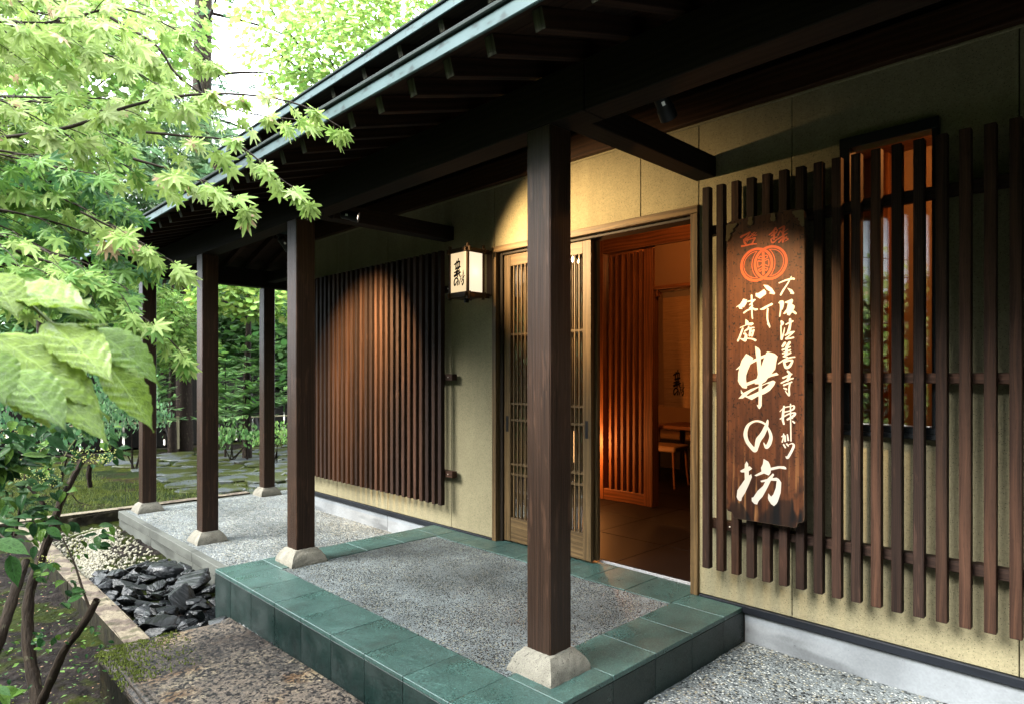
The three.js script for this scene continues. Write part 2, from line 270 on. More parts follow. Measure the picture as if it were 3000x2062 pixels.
const curbM = std('damp_concrete', { color: lin(0.24, 0.25, 0.22), map: concT, bumpMap: concB, bumpScale: 0.003, roughness: 0.8 });
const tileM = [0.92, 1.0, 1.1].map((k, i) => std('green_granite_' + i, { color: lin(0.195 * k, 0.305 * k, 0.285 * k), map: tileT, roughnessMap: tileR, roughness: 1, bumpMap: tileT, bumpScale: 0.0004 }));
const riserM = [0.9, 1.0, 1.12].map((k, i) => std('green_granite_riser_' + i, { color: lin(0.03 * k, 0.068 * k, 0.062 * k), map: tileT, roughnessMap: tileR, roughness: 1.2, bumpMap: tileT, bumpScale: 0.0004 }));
const groutM = std('grout', { color: lin(0.12, 0.12, 0.11), roughness: 0.9 });
const aggM = std('dark_aggregate', { color: lin(0.78, 0.82, 0.83), map: aggT, bumpMap: aggB, bumpScale: 0.003, roughness: 0.55 });
const gravM = std('pale_aggregate', { k: 0.75, color: lin(1.0, 1.05, 1.06), map: gravT, bumpMap: gravB, bumpScale: 0.006, roughness: 0.5 });
const slabM = std('rusty_granite', { color: lin(0.84, 0.88, 0.92), vertexColors: true, map: slabT, bumpMap: roughStoneB, bumpScale: 0.006, roughness: 0.55 });
const kerbM = std('kerb_granite', { color: lin(0.85, 0.84, 0.8), vertexColors: true, map: kerbT, bumpMap: roughStoneB, bumpScale: 0.01, roughness: 0.8 });
const baseM = std('post_base_granite', { color: lin(0.66, 0.65, 0.61), map: baseT, bumpMap: baseT, bumpScale: 0.003, roughness: 0.85 });
const soilM = std('soil', { color: lin(0.34, 0.33, 0.32), specularIntensity: 0.12, map: soilT, bumpMap: soilB, bumpScale: 0.02, roughness: 0.85 });
const mossM = std('moss', { color: lin(0.5, 0.5, 0.38), specularIntensity: 0.12, map: mossT, bumpMap: soilB, bumpScale: 0.02, roughness: 0.95 });
const barkM = std('bark', { color: lin(0.5, 0.47, 0.43), map: barkT, bumpMap: barkB, bumpScale: 0.006, roughness: 0.85 });
const barkD = std('dark_bark', { color: lin(0.24, 0.2, 0.17), map: barkT, bumpMap: barkB, bumpScale: 0.008, roughness: 0.9 });
const twigM = std('twig', { color: lin(0.05, 0.035, 0.022), roughness: 0.7 });
const twigG = std('green_twig', { color: lin(0.28, 0.33, 0.12), roughness: 0.6 });
const copperM = std('copper_patina', { color: lin(0.14, 0.165, 0.17), map: copperT, roughness: 0.5, metalness: 0.15 });
const roofM = std('roof_covering', { color: lin(0.07, 0.085, 0.075), map: copperT, roughness: 0.7 });
const rockM = [[0.5, 0.52, 0.55], [0.62, 0.63, 0.66], [0.44, 0.47, 0.46]].map((c, i) => std('black_stone_' + i, { specularIntensity: 0.6, color: lin(...c.map((q) => q * 0.5)), map: rockT, bumpMap: roughStoneB, bumpScale: 0.014, roughness: 0.38 }));
const pebM = std('white_pebble', { color: lin(0.5, 0.475, 0.4), roughness: 0.6 });
const paveM = std('paving_stone', { color: lin(0.36, 0.37, 0.35), map: paveT, bumpMap: roughStoneB, bumpScale: 0.01, roughness: 0.4 });
const blackM = std('black_metal', { color: lin(0.004, 0.0045, 0.006), roughness: 0.5, specularIntensity: 0.4 });
const frameM = std('window_frame_metal', { color: lin(0.016, 0.018, 0.02), roughness: 0.38, metalness: 0.4 });
const alumM = std('aluminium', { color: lin(0.3, 0.31, 0.32), roughness: 0.5, metalness: 0.6 });
const silverM = std('silver_label', { color: lin(0.6, 0.6, 0.58), roughness: 0.4, metalness: 0.3 });
const brassM = std('aged_bronze', { color: lin(0.075, 0.055, 0.028), roughness: 0.5, metalness: 0.5 });
const glassM = std('window_glass', { color: lin(1, 1, 1), roughness: 0.0, transmission: 1, thickness: 0, ior: 1.95, side: THREE.DoubleSide });
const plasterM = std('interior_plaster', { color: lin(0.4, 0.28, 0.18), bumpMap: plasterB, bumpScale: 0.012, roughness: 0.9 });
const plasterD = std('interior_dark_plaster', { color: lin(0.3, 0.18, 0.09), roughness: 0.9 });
const floorM = std('interior_floor', { color: lin(0.075, 0.055, 0.045), map: floorT, roughness: 0.5 });
const leatherM = std('seat_leather', { color: lin(0.42, 0.24, 0.11), roughness: 0.5 });
const fenceM = [0.8, 1, 1.25].map((q, i) => std('fence_wood_' + i, { color: lin(0.03 * q, 0.026 * q, 0.02 * q), map: woodT, roughness: 0.85 }));
const bambooM = std('bamboo', { color: lin(0.32, 0.28, 0.17), roughness: 0.5 });
const leafy = (n, c, t = 0.42, map) => std(n, { color: lin(...c), map: map || null, roughness: 1, transmission: t, thickness: 0, clearcoat: 0.2, clearcoatRoughness: 0.3, side: THREE.DoubleSide });
const plain = (n, c, t = 0.35) => std(n, { color: lin(...c), roughness: 1, transmission: t, thickness: 0, side: THREE.DoubleSide });
// ---------------------------------------------------------------- ground, terrace, platform
{ // one sheet of soil to the horizon, lowered under terrace and paving
  const xs = [], zs = [];
  const steps = (a, l) => { for (const [to, n] of l) { const s = a[a.length - 1]; for (let i = 1; i <= n; i++) a.push(s + (to - s) * i / n); } return a; };
  xs.push(-150); steps(xs, [[-14, 10], [-6.3, 30], [0.5, 110], [6, 20], [150, 8]]);
  zs.push(-150); steps(zs, [[-8, 10], [1.4, 30], [4.2, 60], [8, 16], [150, 8]]);
  const pos = [], uv = [], idx = [];
  for (const z of zs) for (const x of xs) {
    const n = 0.022 * n3(x * 9, 0, z * 9) + 0.012 * n3(x * 30, 2, z * 30);
    let y = -0.345 + n;
    if (z > 2.3) y += 0.05 * smooth(2.3, 3.4, z);
    if (x < -6.4) y = -0.30 + n * 0.6;
    pos.push(x, y, z); uv.push(x, z);
  }
  const nx = xs.length;
  for (let j = 0; j + 1 < zs.length; j++) for (let i = 0; i + 1 < nx; i++) { const o = j * nx + i; idx.push(o, o + nx, o + 1, o + 1, o + nx, o + nx + 1); }
  const g = new THREE.BufferGeometry(); g.setAttribute('position', new THREE.Float32BufferAttribute(pos, 3)); g.setAttribute('uv', new THREE.Float32BufferAttribute(uv, 2)); g.setIndex(idx); g.computeVertexNormals();
  tag(put('ground', g, soilM), null, null, null, 'structure');
}
function sheet(name, x0, x1, z0, z1, y, mat, amp = 0, n = 40, parent = scene) {
  const g = new THREE.PlaneGeometry(x1 - x0, z1 - z0, n, n); g.rotateX(-Math.PI / 2); g.translate((x0 + x1) / 2, y, (z0 + z1) / 2);
  const p = g.attributes.position; for (let i = 0; i < p.count; i++) if (amp) p.setY(i, y + amp * n3(p.getX(i) * 12, 5, p.getZ(i) * 12));
  g.computeVertexNormals(); planarUV(g, 0, 2); const m = put(name, g, mat, parent); if (parent === scene) m.userData.kind = 'structure'; return m;
}
sheet('lawn', -11.5, -6.52, -6, 9, -0.245, mossM, 0.03, 90);
sheet('gravel_ground', -0.03, 4.9, 0.0, 2.9, -0.185, gravM, 0.006, 60);

const TY = -0.18;                                    // top of the terrace round the corner
const terrace = setting('terrace');
sheet('paving_surface', -6.06, -2.72, -4, 1.452, TY, gravM, 0.005, 50, terrace);
span('slab_core', [-6.05, -0.6, -4], [-2.73, TY - 0.02, 1.45], concM, terrace, 0.002);
for (const [a, b] of [[-6.1, -5.0], [-4.997, -3.9], [-3.897, -2.72]]) {
  span('edging', [a, TY - 0.075, 1.452], [b, TY + 0.004, 1.515], curbM, terrace, 0.004);
  span('edging', [a, -0.6, 1.452], [b, TY - 0.079, 1.507], curbM, terrace, 0.004);
}
for (let k = 0; k < 3; k++) span('edging', [-6.1, -0.6, 1.448 - k * 1.8], [-6.062, TY + 0.003, 1.448 - k * 1.8 - 1.79], curbM, terrace, 0.004);

const PF = setting('entrance_platform');
const px = [-2.70, -2.45, -2.145, -1.835, -1.53, -1.225, -0.93, -0.635, -0.335, -0.03], pz = [1.765, 1.46, 1.145, 0.835, 0.525, 0.215, -0.114];
const J = 0.0016;
span('core', [-2.69, -0.6, -0.116], [-0.04, -0.0225, 1.752], groutM, PF, 0.002);
const tile = (x0, x1, z0, z1) => span('tile', [x0 + J, -0.022, z0 + J], [x1 - J, rr(-0.0008, 0.0008), z1 - J], pick(tileM), PF, 0.0022, 0, Math.floor(rnd() * 30));
for (let i = 0; i < 9; i++) { tile(px[i], px[i + 1], pz[1], pz[0]); if (px[i] > -2.46 && px[i + 1] < -0.3) { } }
for (let k = 1; k < 6; k++) { tile(-0.335, -0.03, pz[k + 1], pz[k]); tile(-2.70, -2.40, pz[k + 1], pz[k]); }
for (let i = 0; i < 7; i++) tile(i ? px[i + 1] : -2.40, px[i + 2], -0.114, 0.235);
sheet('aggregate_panel', -2.397, -0.338, 0.238, 1.457, -0.004, aggM, 0.0008, 60, PF);
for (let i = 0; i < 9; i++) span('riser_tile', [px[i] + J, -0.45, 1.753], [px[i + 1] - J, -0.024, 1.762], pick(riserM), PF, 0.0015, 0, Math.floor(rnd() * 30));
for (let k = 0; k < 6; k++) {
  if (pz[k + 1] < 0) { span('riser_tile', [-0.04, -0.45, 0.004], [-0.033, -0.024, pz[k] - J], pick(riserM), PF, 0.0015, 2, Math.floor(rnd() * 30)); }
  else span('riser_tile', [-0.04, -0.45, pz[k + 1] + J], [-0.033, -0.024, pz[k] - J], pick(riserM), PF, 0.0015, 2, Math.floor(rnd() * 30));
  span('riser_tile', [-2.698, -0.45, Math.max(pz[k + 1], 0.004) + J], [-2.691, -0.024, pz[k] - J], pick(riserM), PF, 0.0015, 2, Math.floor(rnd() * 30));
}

// ---------------------------------------------------------------- the restaurant
const B = thing('restaurant_building', 'dark timbered restaurant with cream walls, deep eaves and open lattice door', 'building');
const wallG = sub('wall', B);
function panel(x0, x1, y0, y1, holes = []) {          // coated wall boards with open joints
  const s = new THREE.Shape(); const j = 0.002; s.moveTo(x0 + j, y0); s.lineTo(x1 - j, y0); s.lineTo(x1 - j, y1); s.lineTo(x0 + j, y1); s.closePath();
  for (const [a, b, c, d] of holes) { const h = new THREE.Path(); h.moveTo(a, c); h.lineTo(a, d); h.lineTo(b, d); h.lineTo(b, c); h.closePath(); s.holes.push(h); }
  const g = new THREE.ExtrudeGeometry(s, { depth: 0.022, bevelEnabled: true, bevelThickness: 0.002, bevelSize: 0.002, bevelOffset: -0.002, bevelSegments: 1 });
  planarUV(g, 0, 1); put('panel', g, wallM, wallG, [0, 0, -0.024]);
}
for (const [a, b] of [[-5.22, -4.315], [-4.315, -3.405], [-3.405, -2.495], [-2.495, -1.99]]) panel(a, b, 0.012, 2.64);
panel(-1.99, -1.595, 2.178, 2.64); panel(-1.595, -0.685, 2.178, 2.64); panel(-0.685, -0.296, 2.178, 2.64); panel(-0.296, 0.223, 0.012, 2.64);
panel(0.223, 1.135, 0.012, 2.64, [[0.462, 0.858, 0.962, 2.345]]);
for (const a of [1.135, 2.045, 2.955, 3.865]) panel(a, a + 0.91, 0.012, 2.64);
// core of the wall behind the boards
for (const [a, b, c, d] of [[-5.2, -1.96, -0.5, 2.95], [-1.96, -0.33, 2.15, 2.95], [-0.33, 0.47, -0.5, 2.95], [0.47, 0.85, -0.5, 0.97], [0.47, 0.85, 2.335, 2.95], [0.85, 4.8, -0.5, 2.95]]) span('core', [a, c, -0.15], [b, d, -0.0245], coreM, wallG, 0.001);
span('core', [-5.2, -0.5, -6.2], [-5.05, 2.95, -0.15], coreM, wallG, 0.001);
for (let k = 0; k < 6; k++) { const g = cbox(0.02, 2.62, 0.905, 0.002, 1, k); put('panel', g, wallM, wallG, [-5.21, 1.32, -0.48 - k * 0.91]); }
span('core', [4.8, -0.5, -6.2], [4.95, 2.95, 0], coreM, wallG, 0.001);
span('core', [-5.2, -0.5, -6.35], [4.95, 2.95, -6.2], coreM, wallG, 0.001);
// foundation, flashing
for (const [a, b] of [[-5.2, -3.42], [-3.417, -2.705], [-0.028, 1.6], [1.603, 4.9]]) span('foundation', [a, -0.6, -0.024], [b, -0.031, -0.003], concM, B, 0.002);
for (const [a, b] of [[-5.22, -1.995], [-0.285, 4.9]]) {
  const g = poly([[0, -0.03], [0.02, -0.03], [0.02, 0.004], [0.001, 0.012], [0, 0.012]], b - a, 0); g.rotateY(-Math.PI / 2); g.rotateY(Math.PI); g.rotateY(Math.PI);
  const m = put('flashing', cbox(b - a, 0.04, 0.02, 0.004, 0), flashM, B, [(a + b) / 2, -0.008, 0.011]);
}
// door frame
const frame = sub('door_frame', B);
span('jamb', [-0.338, 0.0, -0.13], [-0.293, 2.136, 0.022], doorM, frame, 0.002);
span('jamb', [-1.992, 0.0, -0.13], [-1.948, 2.136, 0.022], doorM, frame, 0.002);
span('head', [-1.992, 2.138, -0.13], [-0.293, 2.182, 0.022], doorM, frame, 0.002);
span('stop', [-1.946, 0.004, -0.125], [-1.915, 2.134, -0.015], doorD, frame, 0.002);
span('track', [-1.946, 2.118, -0.125], [-0.34, 2.136, -0.02], doorD, frame, 0.002);
for (const z of [-0.134]) span('sill_rail', [-1.1, -0.002, z - 0.004], [-0.34, 0.009, z + 0.004], alumM, frame, 0.001);
span('sill', [-1.946, -0.012, -0.151], [-0.34, 0.003, -0.117], alumM, frame, 0.001);
function leaf(z, x0, x1, front) {
  const d = sub('sliding_door', B), t = 0.016, y0 = 0.012, y1 = 2.114;
  span('stile', [x0, y0, z - t], [x0 + 0.066, y1, z + t], doorM, d, 0.002); span('stile', [x1 - 0.07, y0, z - t], [x1, y1, z + t], doorM, d, 0.002);
  span('rail', [x0 + 0.066, 2.03, z - t + 0.001], [x1 - 0.07, y1, z + t - 0.001], doorM, d, 0.002);
  span('panel', [x0 + 0.066, y0, z - t + 0.003], [x1 - 0.07, 0.188, z + t - 0.003], doorM, d, 0.002);
  const a = x0 + 0.066, b = x1 - 0.07, n = 17;
  for (let i = 0; i < n; i++) { const x = a + (b - a) * (i + 0.85) / (n + 0.7); span('bar', [x - 0.006, 0.188, z + 0.001], [x + 0.006, 2.03, z + 0.013], doorM, d, 0.001, 1, i % 4); }
  for (const y of [1.528, 1.022, 0.903, 0.579, 0.505]) span('bar', [a, y - 0.008, z - 0.008], [b, y + 0.007, z + 0.0115], doorM, d, 0.001, 0, 2);
  put('pane', new THREE.PlaneGeometry(b - a + 0.01, 1.85), glassM, d, [(a + b) / 2, 1.11, z - 0.012]);
  if (front) { const xr = x1 - 0.036, xl = x0 + 0.034; for (const x of [xr, xl]) { const g = sub('pull', d); span('plate', [x - 0.013, 0.815, z + t - 0.001], [x + 0.013, 0.931, z + t + 0.0015], blackM, g, 0.001); } }
}
leaf(-0.047, -1.915, -1.093, true); leaf(-0.1, -1.905, -1.083, false);

// timber posts on granite bases
function stone(p, x, z, y) {
  const g = new THREE.BoxGeometry(0.25, 0.1, 0.25, 14, 8, 14), q = g.attributes.position;
  for (let i = 0; i < q.count; i++) {
    const t = clamp((q.getY(i) + 0.05) / 0.1), k = 1 - 0.38 * Math.pow(t, 1.7); let X = q.getX(i) * k, Z = q.getZ(i) * k, Y = q.getY(i);
    const r = Math.max(Math.abs(X), Math.abs(Z)); if (t > 0.85) Y -= 0.006 * smooth(0.06, 0.08, r);
    const n = 0.0035 * n3((X + x) * 60, Y * 60, (Z + z) * 60) + 0.002 * n3((X + x) * 160, Y * 160, (Z + z) * 160);
    q.setXYZ(i, X * (1 + n * 8), Y + n * 0.6, Z * (1 + n * 8));
  }
  g.computeVertexNormals(); planarUV(g, 0, 1, 1, x, z);
  { const uvA = g.attributes.uv; for (let i = 0; i < uvA.count; i++) uvA.setXY(i, q.getX(i) + q.getZ(i) * 0.7 + x, q.getY(i) + q.getZ(i) * 0.6 + z); }
  put('post_base', g, baseM, p, [x, y + 0.045, z]);
}
for (const [x, z, y, k] of [[-0.26, 1.286, 0, 0], [-2.49, 1.286, 0, 1], [-4.2, 1.286, TY, 2], [-5.92, 1.286, TY, 3], [-5.95, 0.0, TY, 4]]) {
  const p = sub('post', B), h = 2.25 - y - 0.085;
  stone(p, x, z, y);
  put('shaft', cbox(0.133, h, 0.133, 0.005, 1, k * 3), post, p, [x, y + 0.085 + h / 2, z]);
}
put('post', cbox(0.133, 2.42, 0.133, 0.005, 1, 4), post, B, [2.1, 1.03, 1.286]);

// eaves: beams, ties, rafters, boards, covering
const S = 0.31;                                       // fall of the roof
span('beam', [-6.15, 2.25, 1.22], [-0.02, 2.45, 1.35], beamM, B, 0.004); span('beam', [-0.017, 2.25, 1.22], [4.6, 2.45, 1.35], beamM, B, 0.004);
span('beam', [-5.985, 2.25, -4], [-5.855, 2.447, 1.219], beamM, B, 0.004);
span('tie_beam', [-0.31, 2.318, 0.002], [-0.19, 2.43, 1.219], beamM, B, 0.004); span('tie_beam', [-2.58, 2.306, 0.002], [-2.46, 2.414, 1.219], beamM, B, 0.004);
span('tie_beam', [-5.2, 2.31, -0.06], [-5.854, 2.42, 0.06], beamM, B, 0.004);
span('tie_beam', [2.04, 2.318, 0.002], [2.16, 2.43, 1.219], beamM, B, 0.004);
span('wall_plate', [-5.22, 2.641, 0.002], [4.9, 2.80, 0.05], trimM, B, 0.003);
span('wall_bead', [-5.22, 2.628, 0.0005], [4.9, 2.6405, 0.012], wallM, B, 0.002);
const endM = std('lit_end_grain', { color: lin(0.17, 0.16, 0.11), map: woodT, roughness: 0.8 });  // paler end plates: the light that end grain catches, put into the colour
function eaves(o) {
  // o: eave line at z = ze (front) with y = ye at its boards' underside, left corner xl, right end xr, back zb, ridge side hidden
  const R = sub('roof', B), f = Math.sqrt(1 + S * S), ang = Math.atan(S);
  const yAt = (z) => o.ye + S * (o.ze - z);
  // front boards run along x, mitred at the hip
  const nb = Math.ceil((o.ze - o.zb) / o.bw);
  for (let k = 0; k < nb; k++) {
    const z1 = o.ze - k * o.bw, z0 = Math.max(o.zb, z1 - o.bw + 0.003), a0 = o.xl + (o.ze - z1), a1 = o.xl + (o.ze - z0); const t = 0.012;
    const v = [[a0, yAt(z1), z1], [o.xr, yAt(z1), z1], [o.xr, yAt(z0), z0], [a1, yAt(z0), z0]];
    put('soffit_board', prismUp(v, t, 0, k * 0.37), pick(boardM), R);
  }
  for (let k = 0; k < o.nl; k++) {                     // left slope
    const x0 = o.xl + k * o.bw, x1 = x0 + o.bw - 0.003, y0 = o.ye + S * (x0 - o.xl), y1 = o.ye + S * (x1 - o.xl);
    put('soffit_board', prismUp([[x0, y0, o.ze - (x0 - o.xl)], [x1, y1, o.ze - (x1 - o.xl)], [x1, y1, o.back], [x0, y0, o.back]], 0.012, 2, k * 0.41), pick(boardM), R);
  }
  // rafters
  for (let x = o.rx; x > o.xl + 0.15; x -= o.pitch) {
    const zHip = Math.max(o.zr, o.ze - (x - o.xl)), z1 = o.ze - 0.05; if (z1 - zHip < 0.12) continue;
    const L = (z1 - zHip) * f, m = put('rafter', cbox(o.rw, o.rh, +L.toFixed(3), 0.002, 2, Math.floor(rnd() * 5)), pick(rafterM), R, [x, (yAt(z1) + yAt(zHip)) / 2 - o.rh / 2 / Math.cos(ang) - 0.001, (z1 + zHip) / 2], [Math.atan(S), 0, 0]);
    put('lit_rafter_end', cbox(o.rw - 0.003, o.rh - 0.003, 0.003, 0.0008, 1, 2), endM, R, [x, yAt(z1) - o.rh / 2 / Math.cos(ang) - 0.001 - 0.0005, z1 + 0.0012], [Math.atan(S), 0, 0]);
  }
  for (let z = o.lz; z > o.back; z -= o.pitch) {
    const xe = Math.min(o.xin, o.xl + (o.ze - z)), x0 = o.xl + 0.05; if (xe - x0 < 0.12) continue; const yA = o.ye + S * (x0 - o.xl), yB = o.ye + S * (xe - o.xl);
    put('rafter', cbox(+((xe - x0) * f).toFixed(3), o.rh, o.rw, 0.002, 0, Math.floor(rnd() * 5)), pick(rafterM), R, [(x0 + xe) / 2, (yA + yB) / 2 - o.rh / 2 / Math.cos(ang) - 0.001, z], [0, 0, ang]);
  }
  { const d = o.ze - o.zb - 0.03, L = Math.sqrt(d * d * 2 + S * S * d * d), g = cbox(0.07, o.rh + 0.03, +L.toFixed(3), 0.003, 2, 1), h = new THREE.Mesh(g, rafterM[0]); h.name = 'hip_rafter';
    const A = V(o.xl + 0.03, o.ye + 0.01, o.ze - 0.03), Bp = V(o.xl + o.ze - o.zb, yAt(o.zb), o.zb); h.position.copy(A.clone().add(Bp).multiplyScalar(0.5)).y -= o.rh / 2 + 0.012; h.lookAt(h.position.clone().add(Bp.clone().sub(A))); R.add(h); h.castShadow = h.receiveShadow = true; }
  // fascia of green copper, covering above
  const fy = o.ye - 0.012, fh = o.fh;
  span('fascia', [o.xl - 0.012, fy, o.ze + 0.002], [o.xr, fy + fh, o.ze + 0.016], copperM, R, 0.003, 0);
  span('fascia', [o.xl - 0.014, fy, o.back], [o.xl - 0.001, fy + fh, o.ze + 0.0015], copperM, R, 0.003, 2);
  span('roof_edge', [o.xl - 0.03, fy + fh + 0.001, o.ze - 0.02], [o.xr, fy + fh + 0.02, o.ze + 0.03], roofM, R, 0.006, 0);
  span('roof_edge', [o.xl - 0.03, fy + fh + 0.001, o.back], [o.xl + 0.02, fy + fh + 0.02, o.ze - 0.022], roofM, R, 0.006, 2);
  const up = 0.0135, z0 = o.zb - 0.3, c0 = o.xl + 0.001, e = o.ze + 0.0005;
  put('covering', prismUp([[c0, o.ye + up, e], [o.xr, o.ye + up, e], [o.xr, yAt(z0) + up, z0], [c0 + e - z0, yAt(z0) + up, z0]], 0.03, 0, 0), roofM, R);
  const xi = c0 + (e - z0); put('covering', prismUp([[c0, o.ye + up, o.back], [c0, o.ye + up, e], [xi, o.ye + up + S * (xi - c0), z0], [xi, o.ye + up + S * (xi - c0), o.back]], 0.03, 2, 0), roofM, R);
}
function prismUp(v, t, grain, off) {                   // a four-cornered board of even thickness (upwards), uv in metres along the grain
  const pos = [], uv = [], lo = v.map((p) => V(...p)), hi = v.map((p) => V(p[0], p[1] + t, p[2]));
  const quad = (a, b, c, d) => { for (const p of [a, b, c, a, c, d]) { pos.push(p.x, p.y, p.z); const q = [p.x, p.y, p.z]; uv.push(q[2 - grain] + q[1] * 0.9 + off, q[grain] + off * 3); } };
  quad(lo[0], lo[1], lo[2], lo[3]); quad(hi[3], hi[2], hi[1], hi[0]);
  for (let i = 0; i < 4; i++) { const j = (i + 1) % 4; quad(lo[j], lo[i], hi[i], hi[j]); }
  const g = new THREE.BufferGeometry(); g.setAttribute('position', new THREE.Float32BufferAttribute(pos, 3)); g.setAttribute('uv', new THREE.Float32BufferAttribute(uv, 2)); g.computeVertexNormals(); return g;
}
eaves({ ye: 2.377, ze: 1.85, zb: 0.0, zr: 0.052, xl: -6.5, xr: 4.6, bw: 0.1235, nl: 10, back: -4, rx: 0.189 + 0.2275 * 18 - 0.0225, pitch: 0.2275, rw: 0.045, rh: 0.068, lz: 1.6, xin: -5.23, fh: 0.05 });
eaves({ ye: 3.462, ze: 0.80, zb: -1.2, zr: -1.2, xl: -5.52, xr: 4.6, bw: 0.15, nl: 10, back: -4, rx: -1.67 + 0.455 * 13, pitch: 0.455, rw: 0.05, rh: 0.075, lz: 0.5, xin: -4.2, fh: 0.062 });
span('upper_wall', [-4.6, 2.96, -4], [4.6, 3.9, -0.35], coreM, wallG, 0.01);
span('lid', [-5.2, 2.96, -6.3], [4.9, 3.0, -0.2], coreM, wallG, 0.002);

// window
const win = sub('window', B);
span('frame', [0.458, 0.965, -0.06], [0.503, 2.348, 0.028], frameM, win, 0.003); span('frame', [0.836, 0.965, -0.06], [0.862, 2.348, 0.028], frameM, win, 0.003);
span('frame', [0.4575, 2.298, -0.058], [0.8625, 2.3485, 0.03], frameM, win, 0.003);
span('sill', [0.455, 0.958, -0.06], [0.866, 1.003, 0.036], frameM, win, 0.004); span('sill_drip', [0.45, 0.95, 0.001], [0.871, 0.972, 0.05], frameM, win, 0.004);
for (const z of [-0.015, -0.031]) put('pane', new THREE.PlaneGeometry(0.345, 1.31), glassM, win, [0.669, 1.65, z]);

// slatted screens
function screen(x0, n, pitch, y0, y1, rails, railTo, name) {
  const s = sub('slat_screen', B);
  for (let i = 0; i < n; i++) put('slat', cbox(0.0405, +(y1 - y0 + rr(-0.003, 0.003)).toFixed(4), 0.04, 0.002, 1, Math.floor(rnd() * 6)), pick(slatM), s, [x0 + i * pitch + 0.02 + rr(-0.001, 0.001), (y0 + y1) / 2, 0.10]);
  for (const [a, b] of rails) { span('rail', [railTo[0], a, 0.028], [railTo[1], b, 0.0795], pick(slatM), s, 0.003, 0);
    for (let x = railTo[0] + 0.15; x < railTo[1]; x += 0.61) { const c = new THREE.CylinderGeometry(0.004, 0.004, 0.004, 10); c.rotateX(Math.PI / 2); put('screw', c, silverM, s, [x, (a + b) / 2, 0.0815]); }
    for (let x = railTo[0] + 0.3; x < railTo[1]; x += 0.91) span('spacer', [x, a + 0.004, 0.0005], [x + 0.05, b - 0.004, 0.0275], pick(slatM), s, 0.002, 0); }
}
screen(-0.209, 34, 0.0831, 0.197, 2.237, [[0.408, 0.455], [1.195, 1.24], [1.985, 2.035]], [-0.22, 2.62]);
screen(-2.518 - 0.0838 * 30, 31, 0.0838, 0.203, 2.212, [[0.425, 0.475], [1.19, 1.24], [1.885, 1.935]], [-5.03, -2.39]);

// ---------------------------------------------------------------- inside the entrance
span('floor', [-5.05, -0.4, -6.2], [4.8, -0.004, -0.152], floorM, B, 0.001);
for (let i = 0; i < 7; i++) for (let k = 0; k < 6; k++) span('floor_tile', [-3.4 + i * 0.6 + 0.002, -0.003, -0.16 - (k + 1) * 0.6 + 0.002], [-2.8 + i * 0.6 - 0.002, 0.004 + rr(0, 0.001), -0.16 - k * 0.6 - 0.002], floorM, B, 0.002, 0, Math.floor(rnd() * 20));
span('ceiling', [-5.05, 2.63, -6.2], [4.8, 2.68, -0.152], innerM, B, 0.002);
span('inner_wall', [-0.22, 0.005, -1.42], [4.8, 2.63, -1.3], plasterM, B, 0.004);
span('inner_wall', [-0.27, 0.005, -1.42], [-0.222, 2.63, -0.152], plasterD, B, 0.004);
span('pillar', [0.235, 0.006, -1.298], [0.315, 2.629, -1.24], innerM, B, 0.003);
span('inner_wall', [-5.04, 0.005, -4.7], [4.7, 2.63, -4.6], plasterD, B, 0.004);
{
  const p = thing('lattice_partition', 'orange-brown wooden lattice partition just inside the open entrance', 'partition', [0, 0, 0]); const z = -1.84;
  span('stile', [-2.45, 0.006, z - 0.09], [-2.392, 2.56, z], innerM, p, 0.003); span('stile', [-1.914, 0.006, z - 0.1], [-1.816, 2.41, z + 0.004], innerM, p, 0.004);
  span('rail', [-2.391, 0.006, z - 0.08], [-1.915, 0.116, z - 0.004], innerM, p, 0.003);
  for (let i = 0; i < 6; i++) span('slat', [-2.327 + i * 0.0703, 0.117, z - 0.075], [-2.296 + i * 0.0703, 2.40, z - 0.006], innerM, p, 0.002, 1, i);
  for (const y of [1.69, 0.86]) span('cross_rail', [-2.391, y, z - 0.0995], [-1.915, y + 0.05, z - 0.0765], innerM, p, 0.002);
  span('lintel', [-2.391, 2.43, z - 0.09], [-0.272, 2.566, z + 0.003], innerM, p, 0.003);
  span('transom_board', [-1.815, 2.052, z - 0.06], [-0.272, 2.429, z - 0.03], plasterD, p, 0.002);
  span('noren_rail', [-1.815, 2.018, z - 0.075], [-0.272, 2.05, z - 0.005], innerM, p, 0.003);
  span('hook', [-1.80, 1.955, z - 0.06], [-1.775, 2.017, z - 0.02], innerM, p, 0.003);
}
// brush lettering
function brush(c, sx, sy, list) {
  const P = []; for (let i = 0; i < list.length; i += 3) P.push([list[i] * sx, list[i + 1] * sy, list[i + 2] * (sx + sy) / 2]);
  const g = (i) => P[clamp(i, 0, P.length - 1)];
  for (let i = 0; i + 1 < P.length; i++) {
    const [a, b, d, e] = [g(i - 1), g(i), g(i + 1), g(i + 2)], n = Math.max(4, Math.ceil(Math.hypot(d[0] - b[0], d[1] - b[1]) / 1.2));
    for (let k = 0; k <= n; k++) { const t = k / n, q = [0, 1, 2].map((j) => j === 2 ? b[2] + (d[2] - b[2]) * t : 0.5 * (2 * b[j] + (d[j] - a[j]) * t + (2 * a[j] - 5 * b[j] + 4 * d[j] - e[j]) * t * t + (3 * b[j] - a[j] - 3 * d[j] + e[j]) * t * t * t)); c.beginPath(); c.arc(q[0], q[1], Math.max(0.4, q[2] / 2), 0, 7); c.fill(); }
  }
}
